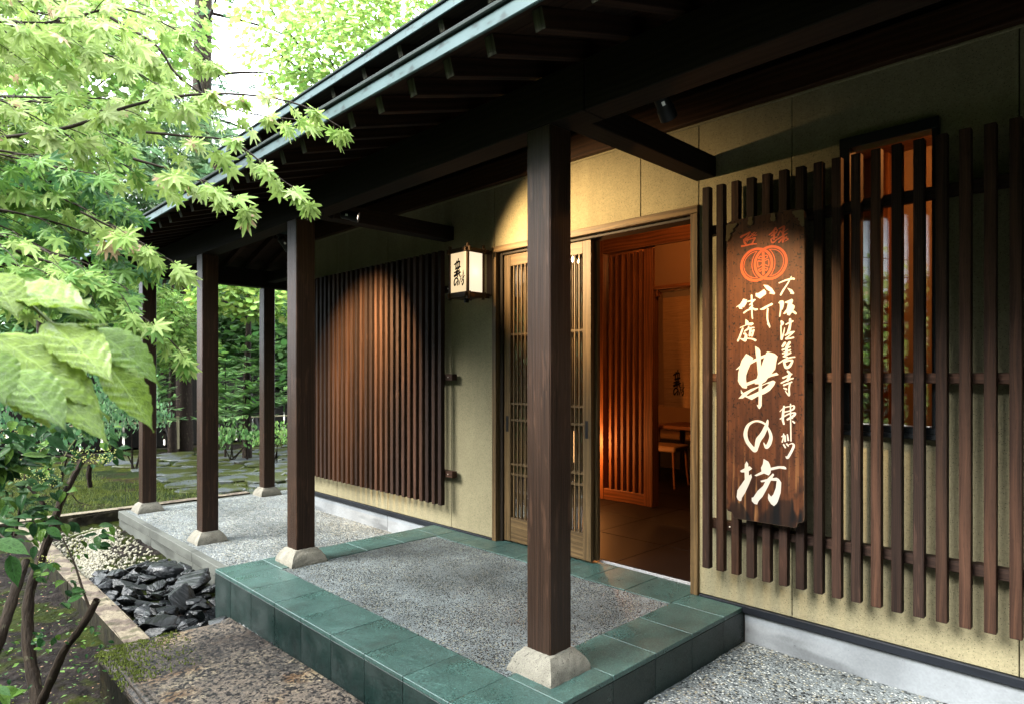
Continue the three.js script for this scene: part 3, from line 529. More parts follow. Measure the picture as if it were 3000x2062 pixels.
function logo(c, ox, oy, sx, sy) {
  c.save(); c.translate(ox, oy); const L = (l) => brush(c, sx, sy, l);
  L([93.2,45.8,9.8,89.3,74.5,11.7,83.3,129.8,11.1,80.6,181.5,14.3]); L([73.3,63.1,11.7,64.5,92.3,14.3,63.9,124.1,13]); 
  L([43.5,85.5,9.8,76.3,73.3,14.3,107.4,69,13,107,88,13,99.7,123.3,13]); L([55.8,121.5,9.8,88.5,114.3,17.6,116.3,108.7,11.7]); 
  L([71.8,136.8,13,66.4,160.3,16.3,46.6,174.5,18.2]); L([104.4,133.7,11.7,103.9,157.6,14.3,105.2,175.7,14.3]); L([43.8,148.3,9.8,78.2,140.4,16.3,101,140.4,13]); 
  L([45,172.4,19.5,77.7,163.3,19.5,120.3,151,9.8]); 
  L([86.5,212,7.8,70,224.5,9.8,53.3,242.9,13,43.6,240.1,13,42.5,214,13,57.6,193.4,13,77.1,193.2,13,91.4,214.4,13,79.3,245.2,11.1]); 
  L([124.8,171.4,3.9,122.7,193.2,7.8,112.5,218.2,7.8,100.5,244.1,11.1]); L([111.5,185.2,4.6,131.1,180.9,5.2]); L([152.2,138.8,3.3,152.7,161.9,11.7,148.9,187.5,8.5]); 
  L([130.6,205.9,4.6,168.6,181.2,7.2]); L([158.6,193.3,4.6,145.2,211.1,7.8,128.6,226.7,7.8]); 
  L([141.9,210.9,7.8,156.5,214.1,11.7,154.5,234,11.7,142.8,248.9,13,138.1,236.5,3.9]); 
  c.restore();
}
{
  const cv = document.createElement('canvas'); cv.width = 512; cv.height = 768; const c = cv.getContext('2d'); c.fillStyle = '#b08e62'; c.fillRect(0, 0, 512, 768);
  for (let k = 0; k < 2600; k++) { c.fillStyle = rnd() > 0.5 ? 'rgba(60,35,15,0.10)' : 'rgba(235,205,160,0.09)'; c.fillRect(rnd() * 512 - 60, rnd() * 768, 30 + rnd() * 160, 0.8 + rnd() * 1.4); }
  c.fillStyle = '#0d0a08'; logo(c, 60, 470, 0.92, 0.86);
  const t = finish(new THREE.CanvasTexture(cv), [1, 1], true), m = std('linen', { color: lin(0.85, 0.8, 0.72), map: t, roughness: 0.95, side: THREE.DoubleSide });
  const hem = std('linen_hem', { color: lin(0.2, 0.15, 0.09), roughness: 0.95, side: THREE.DoubleSide });
  const n = thing('noren_curtain', 'brown linen entrance curtain with black brush writing, hanging behind the lattice', 'curtain', [-1.746, 0, -1.9]);
  for (let k = 0; k < 2; k++) {
    const g = new THREE.PlaneGeometry(0.5, 1.0, 24, 20), p = g.attributes.position;
    for (let i = 0; i < p.count; i++) { const x = p.getX(i), y = p.getY(i), d = (0.5 - y); p.setZ(i, 0.012 * Math.sin(x * 19 + k) * d + 0.02 * d * Math.sin(x * 7)); p.setX(i, x + 0.012 * d * d * (x < 0 ? 1 : -0.5)); }
    g.computeVertexNormals(); put('cloth', g, m, n, [0.25 + k * 0.505, 1.44, 0]);
    put('hem', new THREE.PlaneGeometry(0.5, 0.055), hem, n, [0.25 + k * 0.505, 1.967, 0.002]);
  }
  const r = new THREE.CylinderGeometry(0.011, 0.011, 1.06, 10); r.rotateZ(Math.PI / 2); put('rod', r, innerM, n, [0.5, 1.99, -0.012]);
}
{ // seating at the back
  const b = thing('bench', 'long upholstered bench along the dim back wall', 'bench', [0, 0, -4.2]);
  span('seat', [-4.6, 0.40, -0.36], [-0.4, 0.47, 0.12], leatherM, b, 0.02); span('backrest', [-4.6, 0.48, -0.38], [-0.4, 0.82, -0.28], leatherM, b, 0.02); span('plinth', [-4.58, 0.005, -0.3], [-0.42, 0.398, 0.02], coreM, b, 0.005);
  const t = thing('dining_table', 'wooden dining table in the dim room behind the entrance curtain', 'table', [-2.55, 0, -3.45]);
  span('top', [-0.15, 0.62, -0.35], [1.1, 0.66, 0.3], innerM, t, 0.006); for (const [x, z] of [[-0.1, -0.3], [1.05, -0.3], [-0.1, 0.25], [1.05, 0.25]]) span('leg', [x - 0.025, 0.005, z - 0.025], [x + 0.025, 0.619, z + 0.025], innerM, t, 0.004);
  const ch = thing('dining_chair', 'brown leather dining chair beside the lattice partition', 'chair', [-2.42, 0, -3.0], 0.15);
  span('seat', [-0.2, 0.40, -0.2], [0.2, 0.46, 0.2], leatherM, ch, 0.015); put('backrest', cbox(0.03, 0.42, 0.4, 0.01, 1), leatherM, ch, [-0.19, 0.68, 0], [0, 0, 0.14]);
  for (const [x, z] of [[-0.17, -0.17], [0.17, -0.17], [-0.17, 0.17], [0.17, 0.17]]) put('leg', limb([V(0, 0.4, 0), V(x * 0.06, 0.2, z * 0.06), V(x * 0.15, 0.006, z * 0.15)], 0.017, 0.011, 6), innerM, ch, [x, 0, z]);
}
const pt = (x, y, z, c, I, r = 1) => { const l = new THREE.PointLight(lin(...c), I, 0, 2); l.position.set(x, y, z); l.castShadow = true; l.shadow.radius = r; scene.add(l); return l; };
const WARM = [1, 0.36, 0.09], SPOTC = [1, 0.69, 0.35];
{ // low lamp behind the partition: paper cylinder on a wooden foot
  const glow = std('floor_lamp_paper', { color: lin(0.7, 0.5, 0.3), emissive: lin(1, 0.5, 0.18), emissiveIntensity: 0.5, roughness: 0.9 });
  const l = thing('floor_lamp', 'small glowing paper floor lamp beside the lattice partition, behind the sliding door', 'lamp', [-2.6, 0, -1.6]);
  const s = new THREE.CylinderGeometry(0.05, 0.055, 0.3, 20); put('shade', s, glow, l, [0, 0.53, 0]);
  put('stem', new THREE.CylinderGeometry(0.012, 0.012, 0.36, 10), innerM, l, [0, 0.195, 0]); put('foot', new THREE.CylinderGeometry(0.07, 0.075, 0.02, 20), innerM, l, [0, 0.0145, 0]);
  pt(-2.6, 0.55, -1.6, WARM, 0.42, 2);
}
function ceilingLamp(x, z, label, I) {
  const l = thing('ceiling_lamp', label, 'lamp', [x, 2.63, z], 0, undefined), g = std('lamp_bulb_' + Math.round(x * 10), { color: lin(0.8, 0.6, 0.4), emissive: lin(1, 0.5, 0.18), emissiveIntensity: 0.8, roughness: 0.6 });
  put('housing', new THREE.CylinderGeometry(0.045, 0.045, 0.06, 18), blackM, l, [0, -0.0305, 0]); put('bulb', new THREE.SphereGeometry(0.03, 16, 10), g, l, [0, -0.075, 0]);
  pt(x, 2.63 - 0.12, z, WARM, I, 2);
}
ceilingLamp(-1.1, -0.9, 'small black ceiling lamp above the entrance floor', 0.38);
ceilingLamp(1.15, -0.65, 'small black ceiling lamp behind the slatted window', 0.45);
ceilingLamp(-2.3, -3.0, 'small black ceiling lamp above the dim seating', 0.3);

// ---------------------------------------------------------------- the carved sign
{
  const W = 512, H = 1976, k = 1.3, cv = document.createElement('canvas'); cv.width = W; cv.height = H; const c = cv.getContext('2d');
  const im = c.createImageData(W, H);
  for (let j = 0; j < H; j++) for (let i = 0; i < W; i++) {
    const u = i / W, v = j / H, low = smooth(0.6, 1.0, v), q = u + 0.02 * fbm(u, v, 3, 4, 2, 3);
    let t = 0.55 + 0.5 * (fbm(q, v, 60, 3, 3, 3) - 0.5) + 0.45 * (fbm(u, v, 4, 12, 4, 10) - 0.5); const str = fbm(q, v, 26, 40, 3, 2);
    let col = mix3([0.22, 0.115, 0.06], [0.47, 0.285, 0.16], clamp(t)); col = mix3(col, [0.17, 0.085, 0.045], (0.35 + 0.5 * low) * smooth(0.42, 0.62, fbm(u, v, 7, 50, 4, 12) * 0.6 + str * 0.5));
    col = mix3(col, [0.66, 0.48, 0.3], 0.8 * low * smooth(0.62, 0.72, fbm(q, v, 34, 60, 2, 5)) * smooth(0.4, 0.6, fbm(u, v, 3, 66, 3, 6)));
    col = mix3(col, [0.035, 0.032, 0.04], smooth(0.5, 0.62, fbm(u, v, 5, 77, 4, 14) + 0.26 * smooth(0.86, 1, v) - 0.12 + 0.2 * smooth(0.86, 1, u) * low + 0.14 * smooth(0.12, 0, u) * low) * smooth(0.78, 0.98, v) * (0.55 + 0.45 * smooth(0.4, 0.6, str)));
    col = mix3(col, [0.05, 0.035, 0.03], 0.7 * smooth(0.8, 0.86, vnoise(u, v, 60, 200, 90)) * (1 - low));
    const e = Math.max(smooth(0.975, 1, u), smooth(0.02, 0, u)); col = mix3(col, [0.7, 0.52, 0.32], e * smooth(0.45, 0.6, fbm(u, v, 20, 81, 3, 60)) * smooth(0.5, 0.7, v));
    const o = (j * W + i) * 4; im.data[o] = clamp(col[0]) * 255; im.data[o + 1] = clamp(col[1]) * 255; im.data[o + 2] = clamp(col[2]) * 255; im.data[o + 3] = 255;
  }
  c.putImageData(im, 0, 0); c.translate(-2 * k, 17 * k);
  const R = '#b4502a', Wh = '#dedbd2';
  const S = (q, l) => { c.fillStyle = q; brush(c, k, k, l); };
  const P = (q, l) => { c.fillStyle = q; c.beginPath(); for (let i = 0; i < l.length; i += 2) i ? c.lineTo(l[i] * k, l[i + 1] * k) : c.moveTo(l[0] * k, l[1] * k); c.closePath(); c.fill(); };
  S(R,[82,78,12.1,90,74,10.1,110,68,8.1,128,62,9.1]); S(R,[128,62,8.1,119,75,6.1,101,92,4,133,80,5.7,146,69,4.9,153,64,3.2]); S(R,[137,70,4,150,80,6.1,165,81,3.2]); 
  S(R,[140,87,4,161,68,3.6]); S(R,[101,88,4,108,94,6.1,133,84,5.1]); S(R,[113,107,2.8,130,92,3.6]); S(R,[96,93,6.1,101,109,11.1,108,119,8.1]); 
  S(R,[106,99,6.1,137,95,6.1,155,94,8.1,148,105,8.1,139,123,8.1]); S(R,[86,125,10.1,106,125,7.3,137,122,8.1,162,124,4.9]); S(R,[258,62,11.1,245,78,10.1,226,90,4.9]); 
  S(R,[256,65,8.1,267,74,6.9,258,82,3.2]); S(R,[237,96,6.1,251,89,8.1,266,83,3.2]); S(R,[251,81,10.1,250,100,10.1,250,116,8.1]); S(R,[241,109,6.9,266,106,4.9]); 
  S(R,[235,112,6.1,239,127,7.3,249,129,7.3,264,118,4]); S(R,[275,68,6.1,297,60,9.3,299,68,12.1,295,82,8.1]); S(R,[270,97,8.1,281,80,7.3,293,88,4.9,318,76,3.2]); 
  S(R,[268,117,5.7,291,106,8.1,314,96,4.9]); S(R,[293,88,11.1,296,107,11.1,293,133,10.1]); S(R,[275,132,8.9,287,120,6.9]); S(R,[299,122,8.1,312,111,4.9]); 
  S(R,[303,114,6.1,318,124,6.1,303,132,2.8]); S(R,[196,173,13,197,213,14,197,276,13]); S(R,[172,198,4.9,181,188,4.9,190,191,4]); S(R,[190,202,3.2,179,200,4,172,198,3.2]); 
  S(R,[204,190,4,212,187,4.4,218,197,4.9,204,204,3.6]); S(R,[170,240,5.3,169,212,5.7,190,215,5.3]); S(R,[204,214,4.4,222,210,4.9,223,239,5.7,204,231,4.4]); 
  S(R,[174,240,3.6,190,231,4.9]); S(R,[172,255,4.9,190,246,5.3]); S(R,[179,263,5.7,190,257,4]); S(R,[172,253,5.3,179,263,4]); 
  S(R,[204,245,4,219,253,4.9,212,261,5.3,204,257,4]); S(Wh,[275,329,5.3,305,320,7.6,337,315,8.9,346,317,9.8]); S(Wh,[334,304,3.6,317,335,6.7,294,368,8.9,283,387,8.9]); 
  P(Wh,[314,356,337,367,348,385,344,390,328,386,330,382]); P(Wh,[196,330,218,334,239,350,256,377,252,383,225,375,233,369,213,354]); 
  P(Wh,[158,367,171,369,201,352,211,365,211,377,180,397,158,383]); P(Wh,[178,449,239,422,246,428,241,434,226,439,201,453,187,454]); 
  S(Wh,[219,450,8.9,217,481,8,219,509,8.9,227,532,8.9,229,541,4.4]); S(Wh,[217,522,3.6,225,532,6.7]); S(Wh,[275,425,6.7,287,420,11.1,293,427,13.3,288,454,11.1]); 
  S(Wh,[281,419,8,283,454,8,278,490,6.2]); P(Wh,[302,423,337,411,343,418,337,435,350,445,348,458,332,482,325,490,314,486,311,474,303,482,294,479,312,456,317,431,305,428]); 
  S(Wh,[332,468,8,346,474,11.1,355,482,8.9]); S(Wh,[286,515,8.9,291,524,16,287,533,6.7]); S(Wh,[284,535,6.7,285,576,6.7,287,601,8.9,296,574,6.7,302,547,3.6]); 
  S(Wh,[328,508,11.1,328,533,11.1,323,558,13.3]); S(Wh,[308,531,5.8,340,517,8.9]); S(Wh,[305,582,8,328,571,10.2,348,567,4.4]); S(Wh,[321,557,8.9,314,575,7.6]); 
  S(Wh,[344,570,6.7,323,587,6.7,308,600,6.7,344,595,8]); P(Wh,[94,390,115,397,110,417,97,434,87,432,89,442,72,439,67,426,55,432,58,427,77,415]); 
  S(Wh,[137,377,8.9,138,410,8,139,466,7.6,142,492,6.7]); S(Wh,[117,406,6.7,154,400,8]); S(Wh,[127,423,6.7,154,400,5.3]); S(Wh,[127,440,6.7,142,429,8]); 
  S(Wh,[97,461,8.9,117,449,8,142,443,6.7]); S(Wh,[142,440,5.3,154,448,9.8,165,448,8.9]); 
  P(Wh,[105,492,122,505,120,512,144,512,148,520,137,527,112,524,75,537,76,532,104,522]); S(Wh,[91,539,8.9,77,574,9.8,65,600,9.8]); 
  S(Wh,[100,554,6.7,122,541,8.9,150,537,5.3]); S(Wh,[122,531,6.7,117,547,6.7]); S(Wh,[132,541,11.1,127,576,11.1]); S(Wh,[148,550,9.8,139,577,11.1]); 
  S(Wh,[127,560,6.7,146,551,6.7]); S(Wh,[97,565,8.9,106,568,8.9,100,591,8,80,591,5.3]); S(Wh,[112,573,7.6,105,601,8.9,80,589,5.3]); 
  S(Wh,[110,589,5.3,139,593,8,157,601,11.1]); S(Wh,[292,635,11.1,303,620,13.3]); S(Wh,[325,618,13.3,312,638,13.3,310,663,13.3,303,683,11.1]); S(Wh,[291,652,8,328,638,6.7]); 
  S(Wh,[293,668,8,329,653,7.6]); S(Wh,[296,683,7.6,330,666,8.9]); S(Wh,[271,717,4.4,296,701,8,328,689,7.6,350,686,5.8]); S(Wh,[301,710,8,314,688,9.8]); 
  S(Wh,[299,710,11.1,308,735,13.3,326,729,13.3,339,706,9.8]); S(Wh,[299,710,8.9,323,702,8.9,339,702,9.8]); S(Wh,[316,753,8.9,326,767,13.3,316,796,13.3]); 
  S(Wh,[294,785,8.9,335,767,8]); S(Wh,[285,810,6.7,314,796,8.9,342,787,6.7]); S(Wh,[298,820,8.9,336,804,6.7]); S(Wh,[327,809,8,323,836,8,323,868,8.9,305,847,3.6]); 
  S(Wh,[298,834,5.3,310,839,9.8]); 
  P(Wh,[109,665,127,675,146,687,142,697,132,717,117,750,109,773,108,792,111,813,114,833,110,839,90,836,72,816,65,800,67,759,72,739,58,745,53,744,76,724,85,698]); 
  P(Wh,[155,629,175,641,182,653,184,683,185,733,201,688,212,663,218,657,253,668,268,681,262,707,256,744,246,755,238,767,262,759,274,770,237,779,220,786,209,803,192,813,175,816,155,817,151,806,163,790,169,769,163,704,158,666]); 
  S(Wh,[132,709,16,163,695,13.3,204,679,12.5,218,677,11.1]); S(Wh,[110,818,16,142,806,15,180,792,18]); 
  P(Wh,[67,891,97,859,132,841,175,826,220,806,246,797,258,804,251,821,230,847,204,863,166,878,138,895,102,880,82,864,80,843,90,857,117,877,146,865,180,848,201,835,227,815,213,814,171,833,132,856,92,888]); 
  P(Wh,[174,811,191,810,190,875,189,922,179,939,174,937,166,926,163,917,172,920,173,876]); S(Wh,[299,921,7.3,295,952,12,293,984,12,298,1006,9.1]); 
  S(Wh,[279,947,3.6,300,928,5.5,326,921,4.7,346,918,7.3,344,932,9.1,326,942,6.2,296,950,6.2]); 
  S(Wh,[280,983,4.7,300,969,6.5,326,955,6.5,351,952,9.1,344,965,10.9,315,984,9.1]); S(Wh,[330,910,6.2,330,960,6.2,331,1015,6.5,332,1085,6.5]); 
  S(Wh,[326,975,6.5,340,977,4.7]); S(Wh,[340,991,6.5,348,997,9.1]); S(Wh,[288,1067,5.5,302,1063,9.1,304,1088,9.1]); S(Wh,[297,1054,6.5,295,1076,6.5,290,1093,7.3]); 
  S(Wh,[315,1056,7.3,319,1082,9.1]); S(Wh,[297,1105,8,305,1118,8]); S(Wh,[312,1101,9.1,319,1109,7.3]); 
  S(Wh,[320,1104,2.9,337,1097,5.5,345,1104,10.9,340,1122,12,317,1165,12,308,1161,4.4]); 
  S(Wh,[206,1011,9.1,186,1002,10.2,161,999,9.1,135,1009,10.9,115,1029,16,105,1066,21,113,1100,20,131,1124,20,153,1143,22,163,1125,20,172,1092,27,192,1064,24,209,1029,20,217,1004,13,219,991,5.5]); 
  S(Wh,[213,1021,9.1,227,1043,13,235,1073,17,227,1105,20,213,1123,18,204,1114,9.1,199,1103,3.6]); 
  P(Wh,[111,1202,120,1214,120,1228,127,1225,141,1236,123,1250,123,1272,135,1264,139,1278,125,1314,102,1364,87,1388,83,1405,74,1407,63,1400,58,1388,62,1354,74,1335,102,1294,100,1259,84,1261,76,1254,101,1238,102,1218]); 
  P(Wh,[198,1182,223,1194,231,1209,234,1222,269,1211,299,1208,308,1212,311,1221,305,1223,279,1221,235,1235,233,1248,224,1261,201,1254,162,1272,151,1269,188,1245,185,1227,195,1207]); 
  P(Wh,[245,1248,251,1255,242,1272,262,1267,274,1272,286,1288,283,1338,269,1382,262,1395,250,1407,235,1399,223,1382,220,1372,222,1348,236,1363,247,1350,259,1317,263,1283,235,1285,216,1325,193,1369,173,1393,166,1411,151,1410,138,1398,137,1381,146,1378,168,1343,196,1315,206,1294,188,1299,181,1292,216,1279]); 
  // two linked rings with a thin crescent in each
  const A = [162, 227], D = [232, 226], ring = (o, r, w) => { c.strokeStyle = R; c.lineWidth = w * k; c.beginPath(); c.arc(o[0] * k, o[1] * k, r * k, 0, 7); c.stroke(); };
  ring(A, 78, 12.5); ring(D, 78, 12.5);
  for (const [a, b] of [[A, D], [D, A]]) {
    c.save(); c.beginPath(); c.rect(0, 0, 400 * k, 400 * k); c.arc(b[0] * k, b[1] * k, 93 * k, 0, 7); c.clip('evenodd'); ring(a, 65, 4.2); c.restore();
    c.save(); c.beginPath(); c.arc(a[0] * k, a[1] * k, 66 * k, 0, 7); c.clip(); ring(b, 93, 4.2); c.restore();
  }
  const t = new THREE.CanvasTexture(cv); t.colorSpace = THREE.SRGBColorSpace; t.magFilter = THREE.LinearFilter; t.needsUpdate = true;
  const face = std('sign_face', { color: lin(0.82, 0.82, 0.86), map: t, roughness: 0.5 }), edge = std('sign_edge', { color: lin(0.07, 0.045, 0.028), roughness: 0.7 });
  const x0 = -0.036, y0 = 0.5, w = 0.394, h = 1.52, r = 0.045, n = 0.035;
  const s = new THREE.Shape(); s.moveTo(n + 0.012, 0.004); s.lineTo(w - n - 0.012, 0.006); s.quadraticCurveTo(w - n, 0.008, w - n, 0.02); s.quadraticCurveTo(w - n + 0.002, n, w - 0.014, n + 0.002); s.quadraticCurveTo(w, n + 0.006, w - 0.001, n + 0.03); s.lineTo(w, h - r); s.quadraticCurveTo(w, h, w - r, h); s.lineTo(r, h - 0.003); s.quadraticCurveTo(0, h - 0.002, 0.001, h - r); s.lineTo(0, n + 0.03); s.quadraticCurveTo(0, n + 0.004, 0.014, n); s.quadraticCurveTo(n - 0.002, n, n, 0.018); s.quadraticCurveTo(n, 0.006, n + 0.012, 0.004);
  const g = new THREE.ExtrudeGeometry(s, { depth: 0.03, bevelEnabled: true, bevelThickness: 0.003, bevelSize: 0.003, bevelOffset: -0.003, bevelSegments: 2, curveSegments: 8 });
  const pp = g.attributes.position, uv = new Float32Array(pp.count * 2); for (let i = 0; i < pp.count; i++) { uv[2 * i] = pp.getX(i) / w; uv[2 * i + 1] = pp.getY(i) / h; } g.setAttribute('uv', new THREE.BufferAttribute(uv, 2));
  const sg = thing('wooden_sign', 'tall weathered wooden signboard with white brush writing and two orange linked rings', 'sign', [x0, y0, 0.152]);
  put('board', g, [face, edge], sg);
  const orn = (pts, x, y) => put('metal_fitting', poly(pts.map((p) => [p[0] / 1000, p[1] / 1000]), 0.0025, 0.001), brassM, sg, [x, y, 0.034]);
  orn([[2, -2], [2, -40], [0, -80], [8, -86], [20, -72], [26, -58], [22, -46], [32, -44], [40, -36], [36, -24], [48, -22], [58, -8], [62, -1], [40, 0], [14, 2]].map((p) => [p[0], p[1] - 2]), 0, h - 0.02);
  orn([[-2, -2], [-2, -40], [0, -72], [-10, -78], [-22, -62], [-20, -50], [-30, -44], [-26, -32], [-40, -30], [-46, -16], [-54, -10], [-56, 2], [-36, 4], [-12, 2]].map((p) => [p[0], p[1] - 3]), w, h - 0.012);
  for (const x of [0.13, 0.245]) orn([[-11, 0], [-10, -18], [-14, -26], [-12, -36], [0, -42], [12, -36], [14, -26], [10, -18], [11, 0]], x, h - 0.003);
  for (const y of [0.6, 1.3]) span('batten', [0.08, y, -0.031], [0.32, y + 0.05, -0.0005], edge, sg, 0.002);
}
// ---------------------------------------------------------------- lantern by the door
{
  const cv = document.createElement('canvas'); cv.width = 400; cv.height = 600; const c = cv.getContext('2d'); c.fillStyle = '#fff6e4'; c.fillRect(0, 0, 400, 600);
  c.fillStyle = '#050302'; logo(c, 0, 0, 2, 2);
  const t = new THREE.CanvasTexture(cv); t.colorSpace = THREE.SRGBColorSpace; t.magFilter = THREE.LinearFilter; t.needsUpdate = true;
  const front = std('lantern_paper_front', { color: lin(0.75, 0.72, 0.66), map: t, emissive: lin(1, 0.80, 0.55), emissiveMap: t, emissiveIntensity: 0.075, roughness: 0.9 });
  const side = std('lantern_paper', { color: lin(0.75, 0.72, 0.66), emissive: lin(1, 0.82, 0.58), emissiveIntensity: 0.085, roughness: 0.9 });
  const X0 = -2.235, X1 = -2.03, Z0 = 0.075, Z1 = 0.225, l = thing('wall_lantern', 'glowing paper wall lantern in a dark wooden frame beside the sliding door', 'lantern', [0, 0, 0]);
  const p = 0.018, ya = 1.787, yb = 2.193;
  for (const x of [X0, X1]) for (const z of [Z0, Z1]) span('post', [x - p / 2, ya, z - p / 2], [x + p / 2, yb, z + p / 2], lampWood, l, 0.0015);
  for (const y of [[1.806, 1.842], [2.135, 2.168]]) {
    for (const z of [Z0, Z1]) span('rail', [X0 - 0.028, y[0], z - 0.007 + (z > 0.1 ? -0.001 : 0.001)], [X1 + 0.028, y[1], z + 0.0065], lampWood, l, 0.0015, 0);
    for (const x of [X0, X1]) span('rail', [x - 0.0075, y[0] - 0.004, Z0 - 0.06], [x + 0.0068, y[1] - 0.004, Z1 + 0.028], lampWood, l, 0.0015, 2);
  }
  put('paper_front', new THREE.BoxGeometry(X1 - X0 - p, 0.292, 0.003), front, l, [(X0 + X1) / 2, 1.9885, Z1 - 0.003]);
  for (const x of [X0, X1]) put('paper_side', new THREE.BoxGeometry(0.003, 0.292, Z1 - Z0 - p), side, l, [x + (x < -2.1 ? 0.001 : -0.001), 1.9885, (Z0 + Z1) / 2]);
  span('bottom_board', [X0 + 0.01, 1.80, Z0 + 0.01], [X1 - 0.01, 1.808, Z1 - 0.01], lampWood, l, 0.001); span('top_board', [X0 + 0.01, 2.15, Z0 + 0.01], [X1 - 0.01, 2.158, Z1 - 0.01], lampWood, l, 0.001);
  put('socket', new THREE.CylinderGeometry(0.018, 0.018, 0.03, 16), blackM, l, [(X0 + X1) / 2, 1.784, (Z0 + Z1) / 2]);
  span('wall_bracket', [X0 - 0.05, 1.82, 0.0005], [X0 + 0.03, 2.16, 0.014], lampWood, l, 0.002, 1); span('wall_bracket', [X1 - 0.03, 1.82, 0.0005], [X1 + 0.03, 2.16, 0.014], lampWood, l, 0.002, 1);
  pt((X0 + X1) / 2, 1.99, Z1 + 0.03, [1, 0.75, 0.45], 0.0022, 3); pt(X1 + 0.03, 1.99, (Z0 + Z1) / 2, [1, 0.75, 0.45], 0.0022, 3);
}
// ---------------------------------------------------------------- spot lamps under the beam
function spot(tail, aim, label, I, ang, pen) {
  const a = V(...tail), d = V(...aim).sub(a).normalize(), l = thing('spot_lamp', label, 'spot lamp', tail);
  const glow = std('spot_lens_' + Math.round(a.x * 10), { color: lin(0.8, 0.8, 0.8), emissive: lin(1, 0.85, 0.65), emissiveIntensity: 0.8, roughness: 0.3 });
  const q = new THREE.Quaternion().setFromUnitVectors(V(0, 1, 0), d), ax = (g, m, n) => { g.applyQuaternion(q); return put(n, g, m, l); };
  const body = new THREE.LatheGeometry([[0.001, 0], [0.024, 0.002], [0.03, 0.01], [0.031, 0.07], [0.034, 0.072], [0.035, 0.118], [0.031, 0.118], [0.03, 0.098]].map((p) => new THREE.Vector2(...p)), 28); ax(body, blackM, 'body');
  const lens = new THREE.CircleGeometry(0.0295, 28); lens.rotateX(-Math.PI / 2); lens.translate(0, 0.106, 0); ax(lens, glow, 'lens');
  const lab = new THREE.BoxGeometry(0.016, 0.012, 0.002); { const to = EYE.clone().sub(a), side = to.sub(d.clone().multiplyScalar(to.dot(d))).normalize(); const m = new THREE.Matrix4().makeBasis(d.clone(), side.clone().cross(d), side); lab.applyMatrix4(m); const o = d.clone().multiplyScalar(0.045).addScaledVector(side, 0.0315); lab.translate(o.x, o.y, o.z); put('label', lab, silverM, l); }
  put('bracket', limb([V(0, 0, 0).addScaledVector(d, 0.02), V(-0.01, 0.03, 0.03), V(-0.02, Math.min(0.06, 2.25 - a.y + 0.01), 0.06)], 0.012, 0.014, 8), blackM, l);
  const s = new THREE.SpotLight(lin(...SPOTC), I, 0, ang, pen, 2); s.position.copy(a.clone().addScaledVector(d, 0.112)); s.target.position.copy(s.position.clone().add(d)); s.castShadow = true; s.shadow.radius = 1.4; scene.add(s); scene.add(s.target);
}
spot([-2.28, 2.295, 1.11], [-1.28, 1.98, 0.0], 'black spot lamp with a bright round lens under the eaves beam', 6, 0.58, 1.0);
spot([0.185, 2.325, 1.15], [0.12, 1.38, 0.18], 'black spot lamp under the beam, aimed at the wooden sign', 3.6, 0.46, 1.0);
spot([-3.12, 2.262, 1.14], [-3.48, 1.42, 0.13], 'black spot lamp half hidden at the head of the second post', 7.0, 0.66, 1.0);
// ---------------------------------------------------------------- kerbs, stepping slab, stones
function roughBlock(w, h, d, amp, f, nx, ny, nz, round = 0.02, s = 0) {
  const g = new THREE.BoxGeometry(w, h, d, nx, ny, nz), p = g.attributes.position, n = g.attributes.normal;
  for (let i = 0; i < p.count; i++) {
    let x = p.getX(i), y = p.getY(i), z = p.getZ(i);
    const qx = Math.max(0, Math.abs(x) - (w / 2 - round)), qy = Math.max(0, Math.abs(y) - (h / 2 - round)), qz = Math.max(0, Math.abs(z) - (d / 2 - round)), L = Math.hypot(qx, qy, qz);
    if (L > round) { const k = round / L; x = Math.sign(x) * (w / 2 - round + qx * k); y = Math.sign(y) * (h / 2 - round + qy * k); z = Math.sign(z) * (d / 2 - round + qz * k); }
    const a = amp * (n3(x * f + s, y * f, z * f + s) + 0.5 * n3(x * f * 2.7 + s, y * f * 2.7 + 3, z * f * 2.7)); const l = Math.hypot(x / w, y / h, z / d) || 1;
    p.setXYZ(i, x + a * (Math.abs(x) > w / 2 - round * 1.01 ? Math.sign(x) : 0), y + a * (Math.abs(y) > h / 2 - round * 1.01 ? Math.sign(y) : 0), z + a * (Math.abs(z) > d / 2 - round * 1.01 ? Math.sign(z) : 0));
  }
  g.computeVertexNormals(); const uv = g.attributes.uv;
  for (let i = 0; i < p.count; i++) { const ny2 = Math.abs(n.getY(i)); if (ny2 > 0.5) uv.setXY(i, p.getX(i) + s, p.getZ(i) + s); else if (Math.abs(n.getX(i)) > 0.5) uv.setXY(i, p.getZ(i) + s, p.getY(i) + s); else uv.setXY(i, p.getX(i) + s, p.getY(i) + s); }
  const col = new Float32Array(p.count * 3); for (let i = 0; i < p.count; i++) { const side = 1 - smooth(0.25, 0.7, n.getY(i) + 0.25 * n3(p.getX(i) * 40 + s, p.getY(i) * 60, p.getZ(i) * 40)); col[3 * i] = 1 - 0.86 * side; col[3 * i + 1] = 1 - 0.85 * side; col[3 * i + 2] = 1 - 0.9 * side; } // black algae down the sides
  g.setAttribute('color', new THREE.BufferAttribute(col, 3));
  return g;
}
const kerb = setting('kerb');
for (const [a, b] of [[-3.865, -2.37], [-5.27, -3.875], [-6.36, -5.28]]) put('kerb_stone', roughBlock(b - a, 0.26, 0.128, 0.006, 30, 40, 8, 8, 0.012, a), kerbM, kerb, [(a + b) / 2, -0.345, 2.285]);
for (const [a, b] of [[0.02, 1.25], [1.26, 2.7], [2.71, 4.2]]) put('kerb_stone', roughBlock(0.12, 0.3, b - a, 0.006, 30, 8, 8, 40, 0.012, a), kerbM, kerb, [-6.44, -0.355, (a + b) / 2]);
